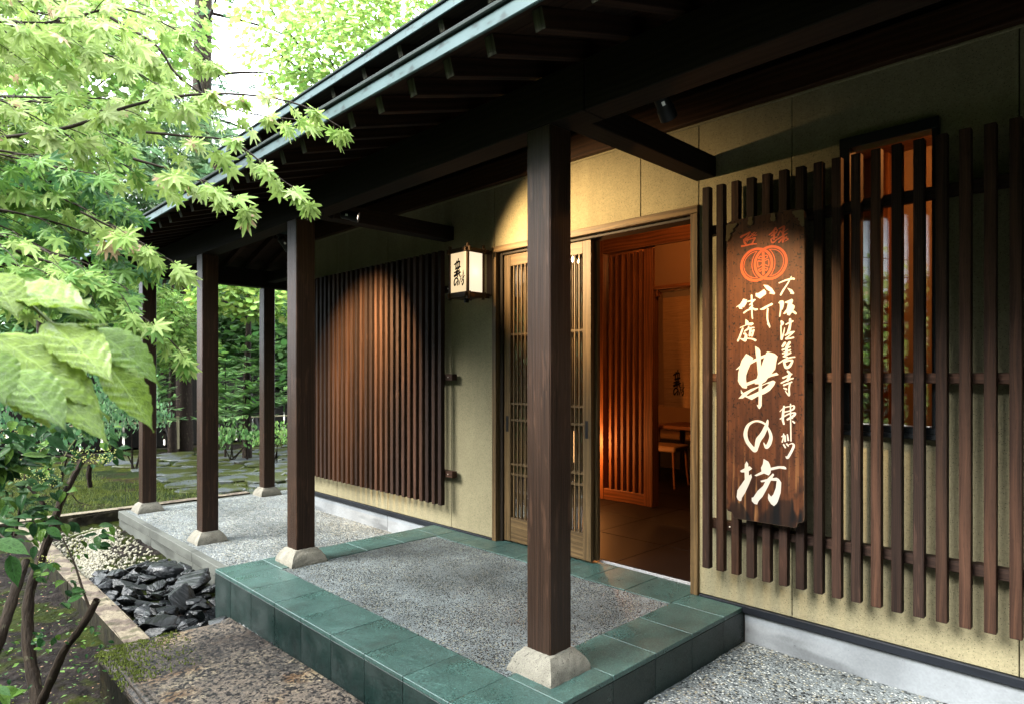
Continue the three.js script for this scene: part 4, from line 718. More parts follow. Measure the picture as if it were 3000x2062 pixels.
{
  const g = roughBlock(2.4, 0.34, 0.68, 0.02, 9, 90, 16, 30, 0.05, 3.3), p = g.attributes.position;
  for (let i = 0; i < p.count; i++) { const x = p.getX(i), z = p.getZ(i); if (x < -0.9) p.setZ(i, z - (x + 0.9) * (z < 0 ? 0.12 : -0.02)); p.setY(i, p.getY(i) + (p.getY(i) > 0.1 ? 0.006 * n3(x * 14, 1, z * 14) : 0)); }
  g.computeVertexNormals();
  const s = thing('stepping_stone', 'large rust-stained granite stepping slab in front of the green tiled platform', 'stepping stone', [-0.98, -0.305, 2.18]);
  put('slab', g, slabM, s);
  // moss along its back edge
  const blade = new THREE.ConeGeometry(0.0035, 0.012, 4), ml = []; const o = new THREE.Object3D();
  for (let k = 0; k < 2600; k++) { const x = -1.19 + Math.pow(rnd(), 2) * 0.5, z = 0.30 + rr(-0.05, 0.05) - Math.pow(rnd(), 3) * 0.3; if (n3(x * 40, 0, z * 40) < -0.1) continue; o.position.set(x, 0.166 + 0.012 * n3(x * 9, 0, z * 9) + (z > 0.3 ? -(z - 0.3) * 0.4 : 0), z); o.rotation.set(rr(-0.5, 0.5), rr(0, 6), rr(-0.5, 0.5)); o.scale.setScalar(rr(0.6, 1.5)); o.updateMatrix(); ml.push(o.matrix.clone()); }
  const im = new THREE.InstancedMesh(blade, plain('moss_tuft', [0.07, 0.09, 0.014], 0.2), ml.length); ml.forEach((m, i) => im.setMatrixAt(i, m)); im.name = 'moss'; im.userData.kind = 'stuff'; s.add(im);
}
function rockGeo(s) {
  const g = new THREE.IcosahedronGeometry(1, 7), p = g.attributes.position, cuts = []; const k = seed; seed = s * 71 + 3;
  for (let i = 0; i < 9; i++) cuts.push([V(rr(-1, 1), rr(-1, 1), rr(-1, 1)).normalize(), rr(0.45, 0.8)]);
  cuts.push([V(rr(-0.25, 0.25), 1, rr(-0.25, 0.25)).normalize(), rr(0.42, 0.6)]);
  for (let i = 0; i < p.count; i++) {
    const v = V(p.getX(i), p.getY(i), p.getZ(i)); v.multiplyScalar(1 + 0.12 * n3(v.x * 9 + s * 3, v.y * 9, v.z * 9));
    for (const [n, d] of cuts) { const e = v.dot(n) - d; if (e > 0) v.addScaledVector(n, -e * 0.93); }
    v.multiplyScalar(1 + 0.03 * n3(v.x * 26 + s, v.y * 70, v.z * 26) + 0.012 * n3(v.x * 90, v.y * 90 + s, v.z * 90)); p.setXYZ(i, v.x, v.y, v.z);
  }
  seed = k; let h = mergeVerts(g); h.computeVertexNormals(); planarUV(h, 0, 1, 0.12, s); { const q = h.attributes.position, u = h.attributes.uv; for (let i = 0; i < q.count; i++) u.setXY(i, (q.getX(i) + 0.6 * q.getZ(i)) * 0.12 + s * 0.3, (q.getY(i) + 0.5 * q.getZ(i)) * 0.12); } return h;
}
function mergeVerts(g) { // share vertices of an unindexed sphere so that it shades smoothly
  const p = g.attributes.position, map = new Map(), pos = [], idx = [];
  for (let i = 0; i < p.count; i++) { const k = [p.getX(i), p.getY(i), p.getZ(i)].map((x) => Math.round(x * 1e4)).join(); if (!map.has(k)) { map.set(k, pos.length / 3); pos.push(p.getX(i), p.getY(i), p.getZ(i)); } idx.push(map.get(k)); }
  const h = new THREE.BufferGeometry(); h.setAttribute('position', new THREE.Float32BufferAttribute(pos, 3)); h.setIndex(idx); return h;
}
const rocks = [1, 2, 3, 4, 5, 6, 7, 8, 9].map(rockGeo);
{
  const G = 'black stones in the near middle of the bed', L = 'black wet angular stone in the middle of the bed, towards the stepping slab', spots = [];
  const zone = (x, z) => z > 2.02 ? ['black stone in the row lying against the granite kerb', 'black stones along the granite kerb'] : x > -2.75 ? ['black stone lying between the platform corner and the stepping slab', 'black stones by the platform corner'] : z < 1.7 ? ['black stone in the row lying against the concrete terrace edge', 'black stones along the terrace edge'] : x < -3.75 ? ['black stone at the far end of the stone bed beside the white pebbles', 'black stones beside the white pebbles'] : x > -3.2 ? [L, G] : ['black wet stone in the middle of the bed, towards the white pebbles', 'black stones in the middle of the bed'];
  const rock = (x, y, z, s, lab = zone(x, z)[0], gr = zone(x, z)[1]) => {
    const m = put('black_stone', pick(rocks), pick(rockM), scene, [x, y, z], [rr(-0.35, 0.35), rr(0, 6.28), rr(-0.35, 0.35)]); m.scale.set(s * rr(0.9, 1.5), s * rr(0.45, 0.75), s * rr(0.65, 1.0)); tag(m, lab, 'stone', gr);
  };
  let tries = 0;
  const place = (n, x0, x1, z0, z1, y0, y1, s0, s1, gap) => { let c = 0; while (c < n && tries++ < 9000) { const x = rr(x0, x1), z = rr(z0, z1), s = rr(s0, s1); if (x > -2.72 && z < 1.80 + s * 0.6) continue; if (spots.some((q) => Math.hypot(q[0] - x, q[1] - z) < (q[2] + s) * gap && Math.abs(q[3] - y0) < 0.02)) continue; spots.push([x, z, s, y0]); rock(x, rr(y0, y1), z, s); c++; } };
  place(56, -4.35, -2.2, 1.60, 2.17, -0.335, -0.30, 0.055, 0.10, 0.66);
  place(50, -4.1, -2.25, 1.61, 2.15, -0.268, -0.24, 0.045, 0.09, 0.68);
  const big = (x, z, s, l) => rock(x, -0.245, z, s, l, G); big(-3.35, 1.66, 0.16, 'largest black stone, against the terrace edge at the top of the stone bed'); big(-3.75, 1.72, 0.13, 'long black stone at the far end of the bed, next to the white pebbles'); big(-2.62, 2.10, 0.13, 'broad black stone at the near corner of the bed, touching the stepping slab'); big(-3.05, 1.86, 0.12, 'black stone standing highest in the middle of the stone bed');
  const L2 = 'small dark stone lying in the gravel gap between slab and tiled platform', G2 = 'small dark stones along the foot of the platform';
  for (const [x, z, s] of [[-2.12, 1.83, 0.045], [-1.86, 1.80, 0.03], [-1.62, 1.80, 0.035], [-1.28, 1.80, 0.03], [-1.13, 1.79, 0.04], [-0.98, 1.80, 0.03], [-1.45, 1.79, 0.022], [-0.88, 1.79, 0.028]]) rock(x, -0.23, z, s, L2, G2);
}
function scatter(name, geo, mat, list, parent = scene, colors) {
  const im = new THREE.InstancedMesh(geo, mat, list.length); list.forEach((m, i) => { im.setMatrixAt(i, m); if (colors) im.setColorAt(i, colors[i]); }); im.name = parent === scene ? numbered(name) : name; im.userData.kind = 'stuff'; im.castShadow = im.receiveShadow = true; parent.add(im); return im;
}
const O3 = new THREE.Object3D();
const mat4 = (p, rot, sc) => { O3.position.copy(p); O3.rotation.set(...rot); O3.scale.set(...sc); O3.updateMatrix(); return O3.matrix.clone(); };
{
  const g = new THREE.IcosahedronGeometry(1, 2), l = [], c = [];
  for (let k = 0; k < 9000; k++) {
    const t = rnd(), x = -6.1 + t * 2.2, z = 1.56 + rnd() * 0.62, band = 1.62 + 0.5 * smooth(-6.3, -4.1, x), d = Math.abs(z - band - 0.03); if (rnd() > Math.exp(-d * d / 0.008) + 0.14 * (n3(x * 20, 3, z * 20) + 0.6)) continue;
    const s = rr(0.007, 0.0145); l.push(mat4(V(x, -0.336 + rr(-0.004, 0.012), z), [rr(0, 6), rr(0, 6), rr(0, 6)], [s * rr(1, 1.4), s * 0.7, s])); const w = rr(0.7, 1.05); c.push(lin(w, w * 0.97, w * rr(0.8, 0.93)));
  }
  tag(scatter('white_pebbles', g, pebM, l, scene, c), 'scattered white pebbles on dark soil beside the concrete terrace edge', 'pebbles');
  const l2 = [], c2 = [];
  for (let k = 0; k < 5200; k++) { const x = rr(-2.3, -0.2), s = rr(0.003, 0.008); l2.push(mat4(V(x, -0.243 + rr(-0.003, 0.006), rr(1.764, 1.88)), [rr(0, 6), rr(0, 6), rr(0, 6)], [s * 1.2, s, s])); const w = rr(0.05, 0.4); c2.push(lin(w, w, w * 0.97)); }
  tag(scatter('gap_gravel', new THREE.IcosahedronGeometry(1, 1), std('fine_gravel', { color: lin(0.8, 0.8, 0.8), roughness: 0.6 }), l2, scene, c2), 'dark fine gravel filling the gap between slab and platform', 'gravel');
  tag(put('gravel_bed', cbox(2.3, 0.1, 0.14, 0.01, 0), soilM, scene, [-1.2, -0.297, 1.83]), null, null, null, 'structure');
}
{ // tiny fallen bits on the swept floors
  const l = [], c = []; for (let k = 0; k < 90; k++) { const a = rnd() < 0.5, x = a ? rr(-2.68, -0.05) : (rnd() < 0.5 ? rr(-6, -2.8) : rr(0.05, 2.2)), z = rr(0.3, a ? 1.74 : 1.4), y = a ? 0.004 : x > 0 ? -0.179 : -0.174, s = rr(0.003, 0.011); l.push(mat4(V(x, y, z), [rr(-0.2, 0.2), rr(0, 6.28), rr(-0.2, 0.2)], [s * 0.7, s, s])); const w = rnd(); c.push(w > 0.55 ? lin(0.10, 0.13, 0.03) : lin(0.05, 0.03, 0.018)); }
  tag(scatter('floor_litter', leafPair(), plain('litter', [1, 1, 1], 0.1), l, scene, c), 'tiny fallen leaf bits scattered on the porch tiles and gravel floors', 'leaf litter');
}
// moss-jointed paving further back
{
  const pv = setting('paving'), y = -0.215, nx = 9, nz = 6, J = [];
  for (let j = 0; j <= nz; j++) { J.push([]); for (let i = 0; i <= nx; i++) J[j].push([-11.6 + i * 0.58 + rr(-0.16, 0.16), -3.3 + j * 0.78 + rr(-0.2, 0.2)]); }
  const stoneAt = (q, h) => { const c = q.reduce((a, b) => [a[0] + b[0] / 4, a[1] + b[1] / 4], [0, 0]); const o = []; for (let i = 0; i < 4; i++) { const a = q[i], b = q[(i + 1) % 4], k = (p, t) => [c[0] + (p[0] - c[0]) * t, c[1] + (p[1] - c[1]) * t]; o.push(k([a[0] * 0.8 + b[0] * 0.2, a[1] * 0.8 + b[1] * 0.2], rr(0.88, 0.97)), k([a[0] * 0.3 + b[0] * 0.7, a[1] * 0.3 + b[1] * 0.7], rr(0.9, 0.98))); }
    const g = poly(o.map((p) => [p[0], -p[1]]), 0.12, 0.012); g.rotateX(-Math.PI / 2); planarUV(g, 0, 2, 1, rnd() * 3, rnd() * 3); put('paving_stone', g, paveM, pv, [0, y - 0.14 + h, 0]); };
  for (let j = 0; j < nz; j++) for (let i = 0; i < nx; i++) { const q = [J[j][i], J[j][i + 1], J[j + 1][i + 1], J[j + 1][i]]; const cz = q[0][1], cx = q[0][0]; if (cz > 0.3 - (cx + 9) * 0.12) continue; stoneAt(q, rr(-0.006, 0.01)); }
  for (const [x, z, s, h] of [[-6.75, 0.12, 0.2, 0.03], [-7.1, -0.5, 0.32, 0.05], [-6.85, -0.35, 0.2, 0.02], [-7.6, -0.2, 0.28, 0.03]]) stoneAt([[x - s, z - s], [x + s, z - s * 0.8], [x + s * 0.9, z + s * 0.8], [x - s * 0.8, z + s]], h);
}
// grass, weeds
{
  const b = new THREE.BufferGeometry(); b.setAttribute('position', new THREE.Float32BufferAttribute([-0.0022, 0, 0, 0.0022, 0, 0, 0.0016, 0.03, 0.006, -0.0016, 0.03, 0.006, 0.0002, 0.055, 0.02], 3)); b.setIndex([0, 1, 2, 0, 2, 3, 3, 2, 4]); b.computeVertexNormals();
  const l = [], c = [];
  for (let k = 0; k < 26000; k++) { const x = -6.55 - Math.pow(rnd(), 1.3) * 4.2, z = rr(-1, 4.5); if (x < -8.4 && z < 1.0) continue; if (n3(x * 7, 1, z * 7) < -0.25) continue; const s = rr(0.5, 1.3); l.push(mat4(V(x, -0.25, z), [rr(-0.5, 0.5), rr(0, 6.28), rr(-0.5, 0.5)], [s * 1.5, s, s])); const w = rnd(); c.push(lin(0.035 + 0.07 * w, 0.055 + 0.07 * w, 0.012 + 0.015 * w)); }
  tag(scatter('grass', b, plain('grass_blade', [1, 1, 1], 0.3), l, scene, c), 'short patchy green grass on the mossy lawn behind the far kerb', 'grass');
  const w = leafPair(), l2 = [], c2 = [];
  for (let k = 0; k < 900; k++) { const q = at(rr(0, 460), rr(1330, 1700), 1), d = q.clone().sub(EYE); const t = (-0.31 - EYE.y) / d.y; const p = EYE.clone().addScaledVector(d, t); if (p.z < 2.4 || n3(p.x * 14, 7, p.z * 14) < 0.05) continue; const s = rr(0.5, 1.2) * 0.028; p.y += 0.01 + rr(0, 0.05); l2.push(mat4(p, [rr(-0.6, 0.6), rr(0, 6.28), rr(-0.6, 0.6)], [s, s, s])); const a = rnd(); c2.push(lin(0.04 + 0.06 * a, 0.09 + 0.09 * a, 0.02 + 0.015 * a)); }
  for (let k = 0; k < 5000; k++) { const x = rr(-6.3, -0.8), z = 2.36 + rr(0, 1.6); if (n3(x * 5, 2, z * 5) < 0.12) continue; const s = rr(0.005, 0.011); l2.push(mat4(V(x, -0.325 + 0.05 * smooth(2.3, 3.4, z), z), [rr(-0.6, 0.6), rr(0, 6.28), rr(-0.6, 0.6)], [s, s, s])); const a = rnd(); c2.push(lin(0.05 + 0.06 * a, 0.075 + 0.05 * a, 0.012)); }
  tag(scatter('ground_weeds', w, plain('weed_leaf', [1, 1, 1], 0.35), l2, scene, c2), 'tiny weeds and moss tufts on the dark soil at lower left', 'weeds');
  const l3 = [], c3 = []; for (let k = 0; k < 500; k++) { const x = rr(-6.2, -0.9), z = 2.4 + rr(0, 1.4), s = rr(0.008, 0.02); l3.push(mat4(V(x, -0.32 + 0.05 * smooth(2.3, 3.4, z), z), [rr(-0.3, 0.3), rr(0, 6.28), rr(-0.3, 0.3)], [s, s, s])); const a = rnd(); c3.push(a > 0.6 ? lin(0.3, 0.16, 0.1) : lin(0.14, 0.09, 0.06)); }
  tag(scatter('fallen_leaves', w, plain('dead_leaf', [1, 1, 1], 0.1), l3, scene, c3), 'fallen brown leaf bits on the dark soil at lower left', 'leaves');
}
function leafPair() { const b = new THREE.BufferGeometry(); b.setAttribute('position', new THREE.Float32BufferAttribute([0, 0, 0, 0.32, 0.06, 0.5, 0, -0.05, 1.1, -0.32, 0.06, 0.5], 3)); b.setIndex([0, 1, 2, 0, 2, 3]); b.computeVertexNormals(); return b; }

// ---------------------------------------------------------------- fence, rail, far trees
{
  const f = thing('board_fence', 'dark upright board fence with bright gaps behind the saplings', 'fence', [-13.2, -0.25, 0]);
  for (let k = 0; k < 34; k++) put('board', cbox(0.03, 1.45, 0.33, 0.004, 1, k % 5), pick(fenceM), f, [rr(-0.01, 0.01), 0.73 + rr(-0.03, 0.03), -6 + k * 0.372 + rr(-0.008, 0.008)]);
  for (const y of [0.3, 1.15]) put('rail', cbox(0.05, 0.07, 12.9, 0.004, 2), fenceM[0], f, [-0.045, y, 0.1]);
  sheet('gravel_path', -22, -13.4, -9, 9, -0.24, std('pale_gravel', { k: 1, color: lin(0.42, 0.4, 0.35), roughness: 0.9 }), 0.01, 20);
  const r = thing('bamboo_rail', 'low bamboo rail on short posts in front of the dark fence', 'fence', [-12.5, -0.25, 0]);
  const bar = (a, b, q) => put('rail', limb([V(0, q, a), V(0.01, q - 0.012, (a + b) / 2), V(0, q, b)], 0.017, 0.015, 8), bambooM, r);
  bar(-6, -1.75, 0.58); bar(-1.0, 3.4, 0.56);
  for (const z of [-1.72, -1.02, -3.9, -5.9, 1.2, 3.3]) put('post', limb([V(0, 0, z), V(0, 0.3, z), V(0, 0.66, z)], 0.042, 0.038, 9), bambooM, r);
  const pr = thing('leaning_board', 'grey board leaning against the dark trunk near the fence', 'board', [-12.35, -0.25, -0.75]); put('plank', cbox(0.03, 1.5, 0.11, 0.004, 1), std('weathered_board', { color: lin(0.13, 0.12, 0.12), map: woodT, roughness: 0.8 }), pr, [0, 0.73, 0.0], [0.2, 0, 0.05]);
  const pr2 = thing('leaning_board', 'thin grey pole leaning on the fence behind the corner post', 'board', [-12.9, -0.25, -2.75]); put('plank', cbox(0.03, 1.5, 0.06, 0.004, 1), M.weathered_board, pr2, [0, 0.73, 0.0], [0.2, 0, 0]);
}
const quadLeaf = (w, h) => { const b = new THREE.BufferGeometry(); b.setAttribute('position', new THREE.Float32BufferAttribute([0, 0, 0, w / 2, h * 0.45, 0.06 * h, 0, h, 0, -w / 2, h * 0.45, 0.06 * h], 3)); b.setIndex([0, 1, 2, 0, 2, 3]); b.computeVertexNormals(); return b; };
const roundLeaf = (() => { const n = 7, p = [0, 0, 0]; for (let i = 0; i <= n; i++) { const a = i / n * 6.283; p.push(0.5 * Math.sin(a), 0.5 - 0.5 * Math.cos(a) + 0.06 * Math.cos(2 * a), 0.08 * Math.cos(a)); } const id = []; for (let i = 1; i <= n; i++) id.push(0, i, i + 1); const b = new THREE.BufferGeometry(); b.setAttribute('position', new THREE.Float32BufferAttribute(p, 3)); b.setIndex(id); b.computeVertexNormals(); return b; })();
function spray(nF, spread) { // a small feathery frond: needles either side of a twig
  const gs = []; for (let i = 0; i < nF; i++) for (const s of [-1, 1]) { const q = quadLeaf(0.13, 0.34 * (1 - 0.5 * i / nF)); q.rotateZ(s * spread); q.translate(0, i / nF * 0.85, 0); gs.push(q); } const e = quadLeaf(0.1, 0.3); e.translate(0, 0.8, 0); gs.push(e); return mergeGeometries(gs);
}
const sprayG = spray(6, 1.0), sprayN = spray(8, 0.7);
// crown made of leaf-bearing clumps
function crown(parent, mat, geo, clumps, n, size, col, o = {}) {
  const l = [], c = []; let tot = 0; const vol = clumps.map((q) => (tot += q[3] * q[4] * q[5])); const qx = new THREE.Quaternion(), q2 = new THREE.Quaternion();
  for (let k = 0; k < n; k++) {
    const t = rnd() * tot, cl = clumps[vol.findIndex((v) => v >= t)]; let d; do d = V(rr(-1, 1), rr(-1, 1), rr(-1, 1)); while (d.lengthSq() > 1 || d.lengthSq() < (o.core ?? 0.12));
    const p = V(cl[0] + d.x * cl[3], cl[1] + d.y * cl[4], cl[2] + d.z * cl[5]); if (o.layers) p.y = cl[1] + (Math.round((p.y - cl[1]) / o.layers) + rr(-0.42, 0.42)) * o.layers; if (n3(p.x * 3.1, p.y * 3.1, p.z * 3.1) < (o.gap ?? -0.3)) continue;
    const up = V(d.x * 0.6 + rr(-0.5, 0.5), (o.up ?? 0.8) + rr(-0.3, 0.3), d.z * 0.6 + rr(-0.5, 0.5)).normalize(), out = V(d.x + rr(-0.6, 0.6), (o.drop ?? -0.3) + rr(-0.4, 0.4), d.z + rr(-0.6, 0.6)).normalize();
    const y = out, x = y.clone().cross(up).normalize(), z = x.clone().cross(y); const m = new THREE.Matrix4().makeBasis(x, y, z), s = size * rr(0.65, 1.3); m.scale(V(s, s, s)); m.setPosition(p); l.push(m);
    const w = rnd(); c.push(lin(...[0, 1, 2].map((i) => (col[0][i] + (col[1][i] - col[0][i]) * w) * rr(0.85, 1.12))));
  }
  return scatter('foliage', geo, mat, l, parent, c);
}
const bgLeaf = plain('tree_leaf', [1, 1, 1], 0.4);
bgLeaf.roughness = 1; bgLeaf.specularIntensity = 0.3;
function tree(name, label, cat, base, h, r, lean, clumps, n, geo, size, col, o = {}) {
  const t = thing(name, label, cat, base); const top = V(lean[0], h, lean[1]);
  put('trunk', limb([V(0, -0.1, 0), V(lean[0] * 0.25 + rr(-0.05, 0.05), h * 0.35, lean[1] * 0.25), V(lean[0] * 0.6, h * 0.7, lean[1] * 0.6 + rr(-0.05, 0.05)), top], r, r * 0.3, 9, 0.08), o.bark || barkD, t);
  const B2 = o.limbs ?? 6; for (let i = 0; i < B2; i++) { const c = clumps[i % clumps.length], y = Math.min(h * 0.9, Math.max(h * 0.25, c[1] - c[4] * 0.5)), f = y / h; const s = V(lean[0] * f, y, lean[1] * f), e = V(c[0] + rr(-0.4, 0.4) * c[3], c[1] + rr(-0.3, 0.3) * c[4], c[2] + rr(-0.4, 0.4) * c[5]); put('limb', limb([s, s.clone().lerp(e, 0.5).add(V(0, 0.1 * c[4], 0)), e], r * 0.32, r * 0.06, 6), o.bark || barkD, t); }
  crown(t, o.mat || bgLeaf, geo, clumps, n, size, col, o); return t;
}
// positions of far trees are read off the photograph: (pixel x, pixel y, depth)
const rel = (b, l) => l.map(([x, y, d, rx, ry, rz]) => { const p = at(x, y, d).sub(b); return [p.x, p.y, p.z, rx, ry, rz]; });
const foot = (x, d) => { const p = at(x, 900, d); p.y = -0.28; return p; };
{ // bright broad-leaved tree over the roof
  const b = foot(800, 17);
  tree('katsura_tree', 'bright green round-leaved tree rising behind the roof ridge', 'tree', b.toArray(), 9, 0.16, [0.3, 0.2], rel(b, [[640, 90, 15, 1.1, 1.0, 1.2], [760, 130, 15, 1.2, 1.1, 1.3], [880, 60, 16, 1.6, 1.4, 1.6], [1020, 0, 17, 1.6, 1.5, 1.6], [760, -40, 16, 1.8, 1.3, 1.6], [690, 200, 15.5, 1.0, 0.8, 1.0], [820, 200, 16, 1.2, 0.9, 1.2], [560, -10, 15, 0.9, 0.6, 0.9]]), 13000, roundLeaf, 0.125, [[0.22, 0.36, 0.09], [0.42, 0.56, 0.17]], { gap: -0.02, limbs: 10, bark: barkM });
}
{ // tall bare-trunked conifer
  const b = foot(462, 17), t = thing('conifer_tree', 'tall grey-trunked conifer with level bare branches against the white sky', 'tree', b.toArray());
  put('trunk', limb([V(0, 0, 0), V(0.05, 4, 0), V(0, 8, 0.05), V(0, 13, 0)], 0.30, 0.2, 12, 0.1), barkM, t); const l = [], c = [];
  for (let k = 0; k < 30; k++) { const y = 3.2 + k * 0.34, a = k * 2.4 + rr(-0.3, 0.3), L = rr(1.6, 3.0), d = V(Math.cos(a), 0, Math.sin(a)), s = V(0, y, 0), e = d.clone().multiplyScalar(L).add(V(0, y + rr(-0.5, 0.15), 0)); put('limb', limb([s, s.clone().lerp(e, 0.5).add(V(0, 0.08, 0)), e], 0.05, 0.014, 6), barkD, t);
    for (let q = 0; q < 100; q++) { const f = Math.pow(rnd(), 0.6), p = s.clone().lerp(e, f).add(V(rr(-0.3, 0.3), -rr(0, 0.35), rr(-0.3, 0.3))); if (y > 4.5 && rnd() < 0.9) continue; l.push(mat4(p, [rr(-0.5, 0.5) + 1.9, a + rr(-1, 1), rr(-0.4, 0.4)], [0.3, 0.3, 0.3])); const w = rnd(); c.push(lin(0.035 + 0.05 * w, 0.09 + 0.08 * w, 0.05 + 0.03 * w)); } }
  scatter('foliage', sprayN, bgLeaf, l, t, c);
}
const BG = [
  ['conifer_tree', 'blue-green feathery conifer behind the maple, left of the eaves', 370, 420, 15, 5.5, [[300, 420, 13, 1.3, 1.2, 1.3], [400, 330, 14, 1.2, 1.3, 1.2], [470, 430, 15, 0.9, 0.9, 0.9], [250, 540, 13, 1.2, 0.9, 1.2], [420, 520, 14, 1.0, 0.8, 1.0]], 7000, sprayG, 0.26, [[0.09, 0.19, 0.08], [0.24, 0.36, 0.16]]],
  ['leafy_tree', 'pale green airy tree at the far left behind the maple', 90, 300, 13, 7, [[40, 330, 11, 1.6, 1.3, 1.6], [180, 150, 12, 1.6, 1.2, 1.6], [330, 60, 13, 1.3, 1.0, 1.3], [60, 30, 12, 1.5, 1.2, 1.5], [120, 520, 11, 1.3, 1.0, 1.3]], 11000, roundLeaf, 0.13, [[0.17, 0.29, 0.08], [0.36, 0.5, 0.15]]],
  ['cypress_tree', 'light green feathery cypress seen between the corner posts', 390, 760, 12.8, 3.3, [[395, 720, 12.4, 0.75, 0.55, 0.6], [370, 780, 12.3, 0.6, 0.5, 0.6], [440, 800, 12.6, 0.5, 0.55, 0.5], [330, 700, 12.5, 0.7, 0.6, 0.6]], 4200, sprayG, 0.13, [[0.09, 0.18, 0.03], [0.2, 0.32, 0.06]]],
  ['leafy_tree', 'round-leaved branches hanging under the far eave between the posts', 560, 640, 11.5, 3.6, [[500, 670, 10.5, 0.6, 0.35, 0.5], [570, 690, 10.5, 0.5, 0.3, 0.5], [640, 690, 10.8, 0.5, 0.35, 0.5], [540, 620, 10.6, 0.8, 0.3, 0.5]], 1500, roundLeaf, 0.095, [[0.1, 0.19, 0.035], [0.25, 0.36, 0.07]]],
  ['leafy_tree', 'dense dark tree filling the gap beyond the fence on the right', 600, 720, 17, 6, [[500, 740, 16, 1.6, 1.2, 1.6], [620, 700, 16, 1.6, 1.4, 1.6], [680, 820, 16, 1.4, 1.0, 1.4], [560, 860, 16, 1.3, 0.7, 1.3]], 8000, roundLeaf, 0.14, [[0.02, 0.07, 0.015], [0.07, 0.16, 0.03]]],
  ['leafy_tree', 'dense dark tree filling the gap beyond the fence on the left', 250, 760, 17, 6, [[330, 780, 16, 1.6, 1.3, 1.6], [180, 700, 16, 1.9, 1.6, 1.8], [60, 780, 16, 1.8, 1.5, 1.8], [250, 880, 16, 1.6, 0.7, 1.5]], 9000, roundLeaf, 0.14, [[0.02, 0.07, 0.015], [0.08, 0.16, 0.03]]],
];
BG.push(['leafy_tree', 'dark mass of foliage closing the view far behind the corner post', 330, 760, 20, 6, [[200, 700, 20, 3.2, 2.2, 2], [420, 640, 20, 2.6, 2.6, 2], [560, 760, 20, 2.4, 1.8, 2], [680, 740, 20, 2.2, 2.0, 2], [320, 860, 20, 3.5, 1.2, 2], [60, 640, 20, 3.2, 2.6, 2], [560, 880, 20, 3.0, 1.0, 2]], 12000, roundLeaf, 0.26, [[0.012, 0.045, 0.012], [0.05, 0.11, 0.025]]]);
for (const [n, lab, x, y, d, h, cl, cnt, geo, s, col] of BG) { const b = foot(x, d); tree(n, lab, 'tree', b.toArray(), h, 0.09, [0, 0], rel(b, cl), cnt, geo, s, col, { gap: s > 0.2 ? -0.8 : -0.22, limbs: 5 }); }
{ const b = foot(418, 13.3); const t = thing('tree_trunk', 'thick dark trunk rising between the corner post and the third post', 'tree', [b.x, -0.3, b.z]); put('trunk', limb([V(0, 0, 0), V(0.02, 1, 0.02), V(-0.03, 2.2, 0), V(0, 4.5, 0)], 0.17, 0.12, 12, 0.12), barkD, t); }
// fir saplings in front of the fence
function fir(px, d, h, w, label) {
  const b = foot(px, d), t = thing('fir_sapling', label, 'fir', b.toArray(), 0, 'fir saplings in front of the fence'), l = [], c = [];
  put('trunk', limb([V(0, 0, 0), V(rr(-0.04, 0.04), h * 0.5, rr(-0.04, 0.04)), V(0, h, 0)], 0.022, 0.005, 6), barkD, t);
  for (let y = h * 0.4; y < h; y += h * 0.085) { const L = w * (1.05 - y / h) + 0.06, nb = 6, a0 = rr(0, 6); for (let k = 0; k < nb; k++) { const a = a0 + k / nb * 6.283 + rr(-0.3, 0.3), dd = V(Math.cos(a), rr(-0.15, 0.5), Math.sin(a)), s = V(0, y, 0), e = s.clone().addScaledVector(dd, L * rr(0.8, 1.15)); put('branch', limb([s, s.clone().lerp(e, 0.5).add(V(0, 0.02, 0)), e], 0.006, 0.002, 4), twigM, t);
    const m = Math.max(3, Math.round(L * 22)); for (let q = 0; q < m; q++) { const f = (q + 0.7) / m, p = s.clone().lerp(e, f); for (const sd of [-1, 1]) { const o = V(-dd.z * sd, rr(-0.35, 0.45), dd.x * sd).addScaledVector(dd, 0.9).normalize(), z = V(0, 1, 0), x = o.clone().cross(z).normalize(), mm = new THREE.Matrix4().makeBasis(x, o, x.clone().cross(o)), sc = (0.12 + 0.12 * (1 - f) * L) * rr(0.8, 1.35); mm.scale(V(sc, sc, sc)); mm.setPosition(p); l.push(mm); const u = rnd(); c.push(lin(0.04 + 0.12 * u, 0.13 + 0.17 * u, 0.03 + 0.045 * u)); } } } }
  scatter('foliage', sprayN, bgLeaf, l, t, c);
}
fir(510, 11.6, 1.75, 0.5, 'tallest fir sapling just right of the third post'); fir(560, 11.2, 2.1, 0.6, 'fir sapling with a pale leader between the third post and the back post');
fir(490, 12.1, 1.5, 0.45, 'shorter dark fir sapling close behind the third post'); fir(610, 11.4, 2.3, 0.6, 'slim fir sapling half behind the back post'); fir(350, 11.8, 1.9, 0.6, 'dark fir sapling behind the far corner post');
function bush(label, b, clumps, n, size, col, geo = leafPair(), name = 'shrub') { const t = thing(name, label, 'shrub', b.toArray()); for (let k = 0; k < 5; k++) { const c = clumps[k % clumps.length]; put('stem', limb([V(rr(-0.05, 0.05), 0, rr(-0.05, 0.05)), V(c[0] * 0.5, c[1] * 0.55, c[2] * 0.5), V(c[0], c[1] + c[4] * 0.4, c[2])], 0.012, 0.004, 5), barkD, t); } crown(t, bgLeaf, geo, clumps, n, size, col, { gap: -0.25, layers: 0.13, up: 1.2, drop: -0.1 }); }
